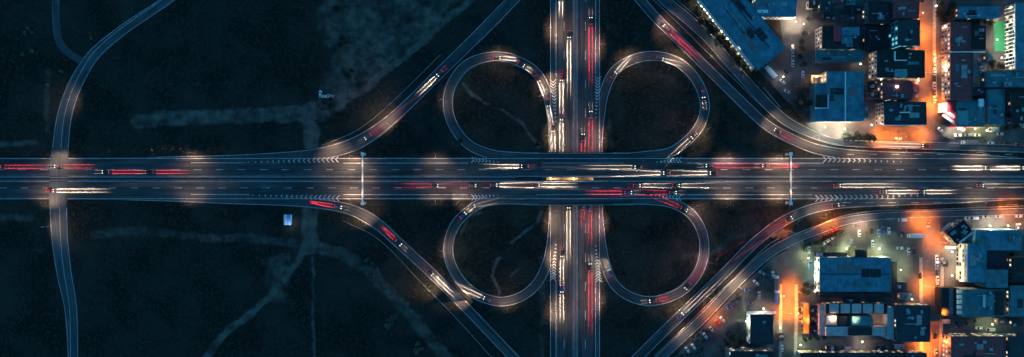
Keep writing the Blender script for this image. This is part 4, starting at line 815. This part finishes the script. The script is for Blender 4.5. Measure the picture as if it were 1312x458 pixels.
def vehicle(kind, colour, label, px, py, z, head, pitch=0.0, on=False, Ef=0, Lf=20, Er=0, Lr=12, group=None, name=None, hcol=None):
    nm = name or {'car': 'car', 'van': 'van', 'truck': 'box_truck'}[kind]
    o = thing(nm, label, {'car': 'car', 'van': 'van', 'truck': 'truck'}[kind], W(px, py, z), 0, group)
    o.rotation_euler = (pitch, 0, head)
    body = link('body', vmesh(kind, 'body', colour), o)
    link('glasshouse', vmesh(kind, 'glasshouse'), body if kind != 'truck' else o); link('roof' if kind != 'truck' else 'cab', vmesh(kind, 'roof', colour if kind != 'truck' else 'white'), o)
    for sx_ in (-1, 1):
        for yy in (1.35, -1.35) if kind == 'car' else ((1.6, -1.7) if kind == 'van' else (3.2, -3.6)):
            w = link('wheel', WHEEL, o); w.location = (sx_ * (.8 if kind != 'truck' else 1.05), yy, .32)
        a = link('headlight', lmesh(kind, 1, on), o); a.location = (sx_ * HW[kind], LEN[kind] - .1, .68); b_ = link('tail_light', lmesh(kind, 0, on), o); b_.location = (sx_ * HW[kind], BACK[kind] + .02, .85)
    if Ef:
        q = link('headlight_trail_beam', trail_beam_data(1, hcol or HCOL, Ef * BK, Lf), o); q.location = (0, LEN[kind] + .12, .68); q.rotation_euler = (R(65), 0, 0)  # added light shaped into two stripes that imitate a white trail
    if Er:
        q = link('tail_trail_beam', trail_beam_data(0, TCOL, Er * BK, Lr), o); q.location = (0, BACK[kind] - .12, .68); q.rotation_euler = (R(65), 0, R(180))  # added red light, its twin stripes imitating a tail-light trail
    return o
DZ = {'N': .12, 'S': .12, 'L': .112, 'Rr': .112, 'NWR': .104, 'SWR': .104, 'NER': .104, 'SER': .104, 'NWL': .096, 'NEL': .096, 'SWL': .096, 'SEL': .096, 'FN': .08, 'FS': .08, 'TN': .075, 'TS': .075}
def road_h(key, px, py):
    z = 0.0
    for _ in range(3):
        w = W(px, py, z); sp = ROADS[key]; i = int(np.argmin((sp[:, 0] - w.x) ** 2 + (sp[:, 1] - w.y) ** 2)); z = float(sp[i, 2])
        best = 1e9
        for j in (i - 1, i):
            if 0 <= j < len(sp) - 1:
                a, b_ = sp[j], sp[j + 1]; d_ = b_[:2] - a[:2]; t = float(np.clip(((w.x - a[0]) * d_[0] + (w.y - a[1]) * d_[1]) / (d_ @ d_ + 1e-9), 0, 1)); e_ = math.hypot(a[0] + d_[0] * t - w.x, a[1] + d_[1] * t - w.y)
                if e_ < best: best = e_; z = float(a[2] + (b_[2] - a[2]) * t)
    return z + DZ[key]
PAL = ['grey', 'black', 'blue', 'black', 'grey', 'red', 'black']
def trail(key, pts, n, where, E, mode='W', kinds=None):
    """n vehicles following each other from the first to the last point (direction of travel)"""
    P = [Vector(p) for p in pts]; seg = [(b - a).length for a, b in zip(P, P[1:])]; T = sum(seg)
    def at(s):
        for a, b, q in zip(P, P[1:], seg):
            if s <= q or b is P[-1]: return a + (b - a) * (s / q), (b - a).normalized()
            s -= q
    gap = T / n
    for i in range(n):
        kind = (kinds or ['car'])[i % len(kinds or ['car'])]; c = rnd.choice(PAL if kind == 'car' else ['grey', 'blue', 'black'])
        half = LEN[kind] / S
        s = (i * gap + half) if mode == 'W' else ((i + 1) * gap - half)
        p, d = at(min(max(s, 0), T)); hd = math.atan2(-d.y, d.x) - math.pi / 2
        z = road_h(key, p.x, p.y); z2 = road_h(key, p.x + d.x * 5, p.y + d.y * 5); z1 = road_h(key, p.x - d.x * 5, p.y - d.y * 5)
        Lb = max(6.0, gap * S - 2 * LEN[kind] + .5)
        word = ', headlights on' if mode == 'W' else ', red tail lights'
        noun = {'car': 'car', 'van': 'van', 'truck': 'box truck'}[kind]
        lab = f'{c} {noun}{word}, {where}' if n == 1 else f'{c} {noun}{word}, {ORD[i]} of {n} {where}'
        vehicle(kind, c, lab, p.x, p.y, z, hd, math.atan2(z2 - z1, 10 * S), True, Ef=E if mode == 'W' else E * .25, Lf=Lb if mode == 'W' else 6, Er=E * .1 if mode == 'W' else E, Lr=4 if mode == 'W' else Lb, group='traffic on the interchange')
# (road, points in driving direction, vehicles, where, strength, kind)
trail('N', [(63, 214), (-6, 214)], 1, 'left of the crossing, upper carriageway', 9, 'R'); trail('N', [(121, 213.5), (71, 213.5)], 1, 'just right of the left crossing', 9, 'R'); trail('N', [(242, 220.5), (132, 220.5)], 2, 'in the thick orange streak at left', 10, 'R', ['van', 'car'])
trail('N', [(677, 213.5), (613, 213.5)], 1, 'on the highway above the left chevrons of the bridge', 26); trail('NWL', [(706, 203.5), (650, 203)], 1, 'at the upper left bridge edge', 5); trail('N', [(822, 214.5), (752, 214.5)], 1, 'in the upper bridge lane, right half', 10)
trail('N', [(918, 222), (799, 222)], 2, 'in the inner lane right of the bridge', 26); trail('N', [(1048, 212.6), (904, 212.6)], 2, 'in the red streak under right gantry', 16, 'R'); trail('N', [(1318, 215.5), (1222, 215.5)], 2, 'in the bright streak at the right edge', 28)
trail('FN', [(1190, 187), (1116, 185)], 1, 'on the upper frontage road', 12); trail('S', [(61, 244.5), (138, 244.5)], 1, 'crossing the left junction eastwards', 16); trail('S', [(513, 238), (610, 238)], 2, 'right of the left gantry, lower carriageway', 6, 'R')
trail('S', [(628, 237.5), (736, 237.5)], 2, 'in the inner lane left on the bridge', 28); trail('S', [(811, 238), (911, 238)], 2, 'in the inner lower lane right of the bridge', 20); trail('S', [(752, 247), (866, 247)], 2, 'in pink streak on lower bridge edge', 13, 'R')
trail('SWL', [(600, 266), (660, 252)], 1, 'merging at the left lower bridge end', 5); trail('S', [(1067, 238), (1150, 238)], 1, 'in the yellow streak right of the right gantry', 18); trail('S', [(1126, 246.2), (1223, 246.2)], 2, 'in the bright lower right streak', 26); trail('S', [(1250, 238), (1316, 238)], 1, 'at the right edge, lower carriageway', 9)
trail('SWR', [(366, 257.5), (400, 259.5), (438, 266)], 1, 'leaving on the lower left ramp', 11, 'R')
trail('L', [(718.7, -10), (718.7, 21)], 1, 'at the top edge of the lower road', 26); trail('L', [(729, 40), (729, 122)], 1, 'in the inner lane near the top edge', 24); trail('L', [(719.2, 95), (719.2, 196)], 2, 'in the outer lane above the bridge', 28)
trail('L', [(728.5, 258), (728.5, 335)], 1, 'in the inner lane below the bridge', 24); trail('L', [(719.8, 320), (719.8, 411)], 2, 'in the outer lane below the bridge', 28)
trail('Rr', [(756.8, 107), (756.8, 23)], 1, 'in the red streak near the top edge', 16, 'R'); trail('Rr', [(756.8, 197), (756.8, 143)], 1, 'just above the bridge, outer lane', 14, 'R'); trail('Rr', [(747, 200), (747, 172)], 1, 'just above the bridge, inner lane', 12, 'R')
trail('Rr', [(756, 312), (756, 262)], 1, 'just below the bridge, outer lane', 13, 'R'); trail('Rr', [(746.5, 292), (746.5, 260)], 1, 'just below the bridge, inner lane', 14, 'R'); trail('Rr', [(756.2, 425), (756.2, 338)], 1, 'in the red streak near the bottom edge', 18, 'R')
trail('NWL', [(632, 74), (648, 75), (662, 79)], 1, 'at the top of the upper left loop', 22); trail('NWL', [(664, 80), (682, 92)], 1, 'top right of the upper left loop', 18); trail('NWL', [(687, 97), (699, 125)], 1, 'on the right bend of the upper left loop', 18); trail('NWL', [(701, 128), (707, 160)], 1, 'beside the upper left chevrons', 22); trail('NWL', [(708, 160), (709.5, 196)], 1, 'running down to the bridge beside the chevrons', 24)
trail('NEL', [(783, 100), (795, 87), (818, 76)], 1, 'climbing the upper right loop at left', 17); trail('NEL', [(841, 74), (870, 83)], 1, 'at the top of the upper right loop', 18); trail('NEL', [(900, 117), (903, 142)], 1, 'on the right of the upper right loop', 5); trail('NEL', [(892, 171), (876, 186), (853, 197)], 1, 'leaving the upper right loop for the highway', 13)
trail('SEL', [(836, 254), (858, 260), (880, 270)], 1, 'entering the lower right loop', 12, 'R'); trail('SEL', [(783, 354), (774, 330)], 1, 'beside the lower right chevrons', 10); trail('SEL', [(857, 382), (832, 386)], 1, 'at the bottom of the lower right loop', 14, 'R'); trail('SEL', [(901, 330), (893, 352), (878, 370)], 1, 'on the right side of the lower right loop', 5, 'R')
trail('SWL', [(590, 279), (602, 268), (621, 259)], 1, 'at the upper left of the lower left loop', 18); trail('SWL', [(628, 385), (603, 374), (585, 354)], 1, 'at the bottom of the lower left loop', 15)
trail('NWR', [(567, 91), (537, 120)], 1, 'descending the upper left ramp', 24); trail('NWR', [(500, 155), (468, 178)], 1, 'lower on the upper left ramp', 9, 'R')
trail('NER', [(894, 76), (866, 48), (850, 33)], 1, 'on the upper right ramp', 17, 'R'); trail('NER', [(1019, 181), (992, 166)], 1, 'at the bend of the upper right ramp', 12, 'R')
trail('SER', [(974, 304), (1014, 279)], 1, 'on the lower right ramp bend', 13, 'R'); trail('SER', [(1048, 266), (1074, 262.5)], 1, 'at the lower right ramp end', 8, 'R'); trail('SER', [(868, 408), (922, 356)], 1, 'climbing the lower right ramp', 10)
trail('SWR', [(478, 284), (497, 298), (514, 314)], 1, 'on the upper part of the lower left ramp', 12, 'R'); trail('SWR', [(548, 346), (582, 379)], 1, 'on the lower part of the lower left ramp', 22)
trail('TN', [(1181, 22), (1181, -4)], 1, 'at the top of the orange street', 4, 'R'); trail('TS', [(1188, 262 + 20), (1188, 310)], 1, 'entering the lower orange street', 4)
# parked vehicles: x, y, heading (0 = facing up), kind, colour, where
PARK = [(411, 121, 0, 'car', 'white', 'parked leftmost of three on the dirt above the ramp'), (417.5, 124, 90, 'car', 'white', 'parked middle of three on the dirt above the ramp'), (424, 123, 80, 'car', 'silver', 'parked rightmost of three on the dirt above the ramp'),
 (985, 92, 40, 'truck', 'white', 'parked at the lower end of the long warehouse'), (1002, 105, 50, 'car', 'white', 'alone in the warehouse yard'), (1008, 118, 60, 'car', 'silver', 'near the yard bushes, left of a pair'), (1020, 115, 5, 'car', 'red', 'near the yard bushes, right of a pair'),
 (1015, 62, 0, 'car', 'white', 'in the row under the bright yard lamp, top'), (1015, 72, 0, 'car', 'beige', 'in the row under the bright yard lamp, middle'), (1015, 82, 0, 'car', 'white', 'in the row under the bright yard lamp, bottom'), (1034, 44, 90, 'car', 'grey', 'left of the red striped shop house'),
 (1204, 167, 50, 'car', 'white', 'parked aslant at the corner of the upper street'), (1226, 173.5, 90, 'car', 'white', 'first on the bright shop forecourt'), (1240, 173, 90, 'van', 'grey', 'second on the bright shop forecourt'), (1251, 173.5, 90, 'car', 'beige', 'third on the bright shop forecourt'), (1238, 183, 90, 'truck', 'grey', 'below the bright shop forecourt'), (1268, 183.5, 90, 'car', 'white', 'right of the dark truck on the frontage'), (1289, 184, 90, 'car', 'black', 'on the frontage, second from the right edge'), (1304, 186, 90, 'car', 'red', 'on the frontage at the right edge'),
 (1268, 104, 90, 'van', 'white', 'in front of the low teal annex'), (1308, 160, 20, 'car', 'silver', 'under the dark hall at right edge'), (1272, 146, 90, 'van', 'silver', 'beside the dark teal hall'),
 (1100, 299, 0, 'car', 'white', 'leftmost white one in the lower car park'), (1096.5, 289, 80, 'car', 'black', 'at the top left of the lower car park'), (1125, 298.5, 0, 'car', 'silver', 'left of a pair in the lower car park'), (1130, 295, 0, 'car', 'blue', 'small blue one between two pale cars'), (1138, 296, 0, 'car', 'white', 'right of a pair in the lower car park'), (1116, 296, 0, 'car', 'black', 'dark one between the white cars'), (1155, 282, 90, 'van', 'white', 'by the top of the lower car park'), (1169, 302, 90, 'truck', 'white', 'large one in the lower car park'), (1058, 310, 120, 'car', 'white', 'aslant at the left of the car park, lower'), (1064, 306, 120, 'car', 'silver', 'aslant at the left of the car park, upper'), (1069, 294.5, 110, 'car', 'red', 'at the lit edge of the frontage bend'), (1155, 300, 0, 'car', 'black', 'beside the large white truck'),
 (1178, 353, 0, 'car', 'black', 'alone on the lower street near the bright facade'), (1239, 279.5, 90, 'car', 'white', 'left on the lower frontage'), (1246, 279.5, 90, 'van', 'white', 'second from left on the lower frontage'), (1262, 277.5, 90, 'car', 'beige', 'middle on the lower frontage'), (1278, 277.5, 90, 'car', 'white', 'right of the middle on the lower frontage'), (1304, 277, 90, 'car', 'white', 'at the right edge on the lower frontage'), (1302, 291, 0, 'car', 'white', 'at the corner of the big blue roofs'),
 (1253, 420, 90, 'car', 'white', 'in the bright lane above the maroon roof'), (1267, 422, 90, 'van', 'beige', 'in the bright lane above the maroon roof, right'), (1228, 418, 90, 'car', 'red', 'in the dark end of the bright lane'), (1197, 430, 0, 'car', 'black', 'where the bright lane meets the lower street'), (1198, 451, 0, 'car', 'silver', 'on the lower street at the bottom edge'),
 (880, 448, 35, 'car', 'white', 'leftmost of the bottom frontage row'), (888, 444, 35, 'car', 'white', 'second in the bottom frontage row'), (903, 430, 35, 'car', 'white', 'third in the bottom frontage row'), (911, 422, 35, 'car', 'silver', 'fourth in the bottom frontage row'), (919, 413, 40, 'car', 'red', 'under the warm lamp, left of a pair'), (925, 409, 40, 'car', 'white', 'under the warm lamp, right of a pair'), (934, 392, 125, 'car', 'blue', 'pale blue one across the lower lot'), (941, 392, 120, 'car', 'red', 'beside the pale blue one across the lower lot'), (957, 371, 100, 'car', 'blue', 'lone blue one in the lower lot'), (893, 437, 35, 'car', 'black', 'dark one in the bottom frontage row'),
 (994, 361, 0, 'truck', 'grey', 'upper of two by the side street'), (994, 379, 0, 'truck', 'blue', 'lower of two by the side street'), (983, 344, 60, 'car', 'black', 'dark one at the top of the lower lot'), (976, 350, 60, 'car', 'silver', 'silver one at the top of the lower lot'), (990, 352, 10, 'car', 'white', 'small white one near the trucks'), (948, 424, 0, 'car', 'grey', 'beside the small white edged building'), (1001, 446, 0, 'car', 'white', 'on the side street near the bottom edge'), (1024, 398, 0, 'car', 'black', 'by the orange shed, upper'), (1024, 410, 0, 'car', 'grey', 'by the orange shed, lower'), (1037, 340, 0, 'van', 'blue', 'beside the left wall of the big warehouse')]
for y, c in zip(range(74, 130, 9), ['white', 'silver', 'white', 'black', 'white', 'grey', 'white']): PARK.append((1196, y, 0, 'car', c, f'{ORD[(y - 74) // 9]} from the top in the upper street row'))
for y, c in zip(range(331, 400, 9), ['white', 'silver', 'black', 'white', 'beige', 'white', 'silver', 'white']): PARK.append((1199 + (y > 355) * 1, y, 0, 'car', c, f'{ORD[(y - 331) // 9]} from the top in the lower street row'))
for x, y, hd, c, w in [(1090, 311, 0, 'grey', 'left of the front row above the big warehouse'), (1117, 312, 0, 'white', 'right of the front row above the big warehouse'), (1152, 318, 90, 'white', 'alone right of the front row above the warehouse'), (1163, 322, 0, 'silver', 'left of a pair near the lower street'), (1170, 322, 0, 'black', 'right of a pair near the lower street'), (1036, 320, 0, 'white', 'by the hedge above the big warehouse corner'), (968, 362, 50, 'white', 'white one in the upper lower lot'), (946, 382, 120, 'black', 'dark one in the middle of the lower lot'), (972, 378, 0, 'silver', 'right of the lone blue one'), (962, 388, 90, 'grey', 'above the white edged building'), (1006, 92, 45, 'black', 'dark one in the warehouse yard'), (1028, 96, 0, 'white', 'under the yard trees'), (1150, 178, 90, 'white', 'alone below the pale walled block'), (1212, 178, 70, 'black', 'left of the shop forecourt'), (1280, 172, 90, 'silver', 'right of the forecourt kiosk'), (1256, 90, 0, 'white', 'in the paved court'), (1254, 80, 0, 'blue', 'in the paved court, upper')]:
    PARK.append((x, y, hd, 'car', c, w))
for x, y, hd, kind, c, where in PARK:
    z = (.195 if 1194 < x < 1202 else .08) if x > 700 else zat(x, y)
    vehicle(kind, c, f'{c} {dict(car="car", van="van", truck="box truck")[kind]} {where}', x, y, z + .005, R(hd), group='parked vehicles', name={'car': 'parked_car', 'van': 'parked_van', 'truck': 'parked_truck'}[kind])

# ------------------------------------------------------------------ trees and shrubs
LEAF = mat('leaves', (.012, .017, .011), .8, col2=(.035, .04, .024), scale=.5, fine=2.5); LEAF2 = mat('pale_leaves', (.05, .08, .06), .8, col2=(.12, .16, .12), scale=.5, fine=2.5)
def crown_mesh(seed, r, h, m, nl=420, z0=2.0):
    q = random.Random(seed); lobes = [(q.uniform(-.5, .5) * r, q.uniform(-.5, .5) * r, z0 + h * q.uniform(.25, .8), r * q.uniform(.35, .62)) for _ in range(8)]; mb = MB()
    for i in range(nl):
        cx, cy, cz, cr = q.choice(lobes); d = Vector((q.gauss(0, 1), q.gauss(0, 1), q.gauss(0, 1))).normalized() * cr * q.uniform(.65, 1.05); p = Vector((cx, cy, cz)) + Vector((d.x, d.y, d.z * .8))
        a = Vector((q.gauss(0, 1), q.gauss(0, 1), q.gauss(0, .6))).normalized(); b_ = a.orthogonal().normalized(); b_ = (b_ * q.uniform(.4, 1) + a.cross(b_) * q.uniform(-1, 1)).normalized(); s_ = q.uniform(.22, .5)
        mb.add([p - a * s_, p + b_ * s_ * .6, p + a * s_, p - b_ * s_ * .6], [(0, 1, 2, 3)])
    return mb.mesh('crown', m)
TR = MB().tube((0, 0, -.3), (0, 0, 3.4), .22, .12, 7); TR.tube((0, 0, 2.4), (.9, .3, 4.0), .09, .04, 5); TR.tube((0, 0, 2.6), (-.7, .6, 4.2), .09, .04, 5); TR.tube((0, 0, 2.2), (.1, -.9, 3.8), .08, .04, 5)
TRM = TR.mesh('trunk', BARK); SH = MB().tube((0, 0, -.2), (.1, 0, .7), .08, .04, 5); SH.tube((0, 0, -.1), (-.4, .3, .9), .05, .03, 5); SHM = SH.mesh('stem', BARK)
CR = [crown_mesh(i, 3.1, 4.6, LEAF) for i in range(5)]; BU = [crown_mesh(20 + i, 1.7, 1.7, LEAF, 200, .1) for i in range(4)]; BP = [crown_mesh(40 + i, 1.8, 1.8, LEAF2, 220, .1) for i in range(3)]
def plants(pts, fmt, kind='tree', group=None, s=(.8, 1.25)):
    for i, (x, y) in enumerate(pts):
        o = thing({'tree': 'leafy_tree', 'bush': 'bush', 'pale': 'pale_bush'}[kind], fmt.format(ORD[i]), 'tree' if kind == 'tree' else 'bush', W(x, y, zat(x, y)), rnd.uniform(0, 6.28), group)
        link('trunk' if kind == 'tree' else 'stem', TRM if kind == 'tree' else SHM, o); link('crown', rnd.choice({'tree': CR, 'bush': BU, 'pale': BP}[kind]), o); k = rnd.uniform(*s); o.scale = (k, k, k * rnd.uniform(.85, 1.1))
def line(a, b, n_, j=2.5): return [(a[0] + (b[0] - a[0]) * i / (n_ - 1) + rnd.uniform(-j, j), a[1] + (b[1] - a[1]) * i / (n_ - 1) + rnd.uniform(-j, j)) for i in range(n_)]
plants(line((888, 22), (972, 110), 13), '{} tree from the top in the outer row along the long warehouse', group='trees beside the long warehouse')
plants(line((880, 4), (966, 96), 12, 3), '{} tree from the top in the inner row along the long warehouse', group='trees beside the long warehouse', s=(.6, .9))
plants([(1008, 138), (1016, 132), (1024, 126), (1030, 136), (1021, 141), (1028, 118), (1032, 108)], '{} tree in the clump left of the blue market hall', group='trees of the yard clump')
plants([(1026, 44), (1023, 54), (1025, 64), (1022, 74), (1026, 84), (1034, 26), (1040, 14)], '{} tree down the column right of the bright yard lamp', group='trees of the yard column', s=(.6, .9))
plants(line((1078, 176), (1112, 178), 5), '{} tree from the left in the dark row above the ramp', group='trees by the market hall')
plants([(1201, 10), (1209, 18), (1203, 27), (1214, 8), (1198, 22)], '{} tree in the group at the top of the orange street', group='trees of the top street')
plants([(1249, 30), (1258, 28), (1266, 84), (1276, 86), (1266, 32)], '{} tree around the green pitch', group='trees around the pitch', s=(.6, .9)); plants([(1296, 162), (1284, 166), (1302, 150), (1289, 150)], '{} tree near the lone white lamp at right', group='trees near the right halls', s=(.6, .9))
plants([(1030, 364), (1038, 366), (1034, 374), (1027, 372)], '{} tree under the left corner of the big warehouse', group='trees under the big warehouse', s=(.6, .9)); plants([(935, 432), (929, 440), (941, 444), (946, 436)], '{} tree left of the small white edged building', group='trees by the corner house', s=(.6, 1)); plants(line((1030, 436), (1052, 432), 4), '{} tree from the left in the bottom lane', group='trees of the bottom lane', s=(.5, .8))
plants(line((1028, 318), (1074, 297), 11, 1.2), '{} hedge bush from the left along the lit frontage bend', 'bush', 'hedge of the frontage bend', (.8, 1.1)); plants([(1303, 348), (1308, 352), (1293, 326)], '{} tree at right of the courtyard', group='trees by the courtyard', s=(.6, .8)); plants([(1222, 412), (1234, 414), (1246, 410)], '{} small tree in the bright lane', group='trees of the bright lane', s=(.4, .6))
plants([(498, 409), (502, 413), (496, 417), (505, 406)], '{} pale bush of the upper cluster in the lower left field', 'pale', 'pale bushes in the field', (1, 1.5)); plants([(535, 441), (540, 446), (533, 449)], '{} pale bush of the bottom cluster in the lower left field', 'pale', 'pale bushes in the field', (1, 1.4)); plants([(477, 338), (484, 345), (470, 334), (480, 352)], '{} pale bush on the dirt track below the lower left ramp', 'pale', 'pale bushes in the field', (.8, 1.2))
plants([(437, 60), (441, 53), (452, 92), (447, 97), (418, 132), (427, 138), (433, 15), (411, 90), (407, 100), (404, 60), (460, 110), (399, 30), (402, 44), (408, 75)], '{} dark tree on the pale soil of the upper field', group='trees of the upper field', s=(.6, 1.1))
plants([(38, 38), (34, 44), (43, 42), (30, 70), (42, 66), (80, 92), (62, 110), (118, 50)], '{} pale bush beside the upper left forked road', 'pale', 'bushes by the forked road', (.6, 1)); plants([(590, 180), (606, 128), (680, 120), (688, 185), (598, 150), (660, 100), (610, 100)], '{} bush inside the upper left loop', 'bush', 'bushes in the loops'); plants([(784, 150), (800, 120), (880, 120), (860, 170), (830, 110), (788, 180)], '{} bush inside the upper right loop', 'bush', 'bushes in the loops')
plants([(596, 300), (650, 340), (680, 330), (600, 340), (690, 300)], '{} bush inside the lower left loop', 'bush', 'bushes in the loops'); plants([(790, 290), (870, 340), (840, 300), (800, 350), (880, 310)], '{} bush inside the lower right loop', 'bush', 'bushes in the loops'); plants([(550, 165), (530, 180), (540, 230 - 35), (520, 195), (515, 275), (540, 290), (530, 300), (548, 275)], '{} bush in the wedges right of the left gantry', 'bush', 'bushes in the wedges'); plants([(930, 170), (950, 165), (915, 190), (960, 185), (940, 275), (920, 300), (930, 285)], '{} bush in the wedges left of the right gantry', 'bush', 'bushes in the wedges')
# scrub nobody could count
def scatter(name, label, N, m, seed, size, keep):
    q = np.random.RandomState(seed); px = q.uniform(-20, 1330, N * 3); py = q.uniform(-20, 480, N * 3); x, y = (px - CX) * S, (CY - py) * S
    ok = keep(px, py); ok &= ~((px > 960) & ((py < 180) & (py < 200 - (1100 - px) * .4) | (py > 262) & (px > 1180 - (py - 262) * 1.9)))
    for k, sp in ROADS.items():
        c = sp[(np.abs(sp[:, 0]) < 400) & (np.abs(sp[:, 1]) < 200)][::2]
        if len(c) == 0: continue
        d, i = near(c, x, y); ok &= d > c[i, 3] / 2 + 1.6
    ok &= np.array([D[min(nY - 1, int(np.searchsorted(gy, b)))][min(nX - 1, int(np.searchsorted(gx, a)))] < .22 for a, b in zip(x, y)])
    vs, fs = [], []; rq = random.Random(seed)
    for a in np.nonzero(ok)[0][:N]:
        z = zat(px[a], py[a]); r = size * rq.uniform(.4, 1.3)
        for _ in range(7):
            p = Vector((x[a] + rq.gauss(0, r * .5), y[a] + rq.gauss(0, r * .5), z + rq.uniform(.05, r * .7))); t = rq.uniform(0, 6.28); s_ = r * rq.uniform(.3, .6); u = Vector((math.cos(t), math.sin(t), rq.uniform(-.5, .5))) * s_; w = Vector((-math.sin(t), math.cos(t), rq.uniform(-.5, .5))) * s_ * .7
            b0 = len(vs); vs += [tuple(p - u), tuple(p + w), tuple(p + u), tuple(p - w)]; fs.append((b0, b0 + 1, b0 + 2, b0 + 3))
    me = bpy.data.meshes.new(name); me.from_pydata(vs, [], fs); me.materials.append(m); tag(link(name, me), label, 'scrub', kind='stuff')
def dens(px, py): return vnoise(px, py, 40) * .6 + vnoise(px, py, 12) * .4
scatter('dark_scrub', 'low dark scrub covering the fields and verges', 9000, LEAF, 5, 1.0, lambda px, py: dens(px, py) > .45)
scatter('dry_grass', 'dry pale grass tufts along verges and fields', 7000, mat('dry_grass', (.03, .027, .018), .9, col2=(.075, .062, .04), scale=.3), 9, .6, lambda px, py: dens(px, py) < .5)
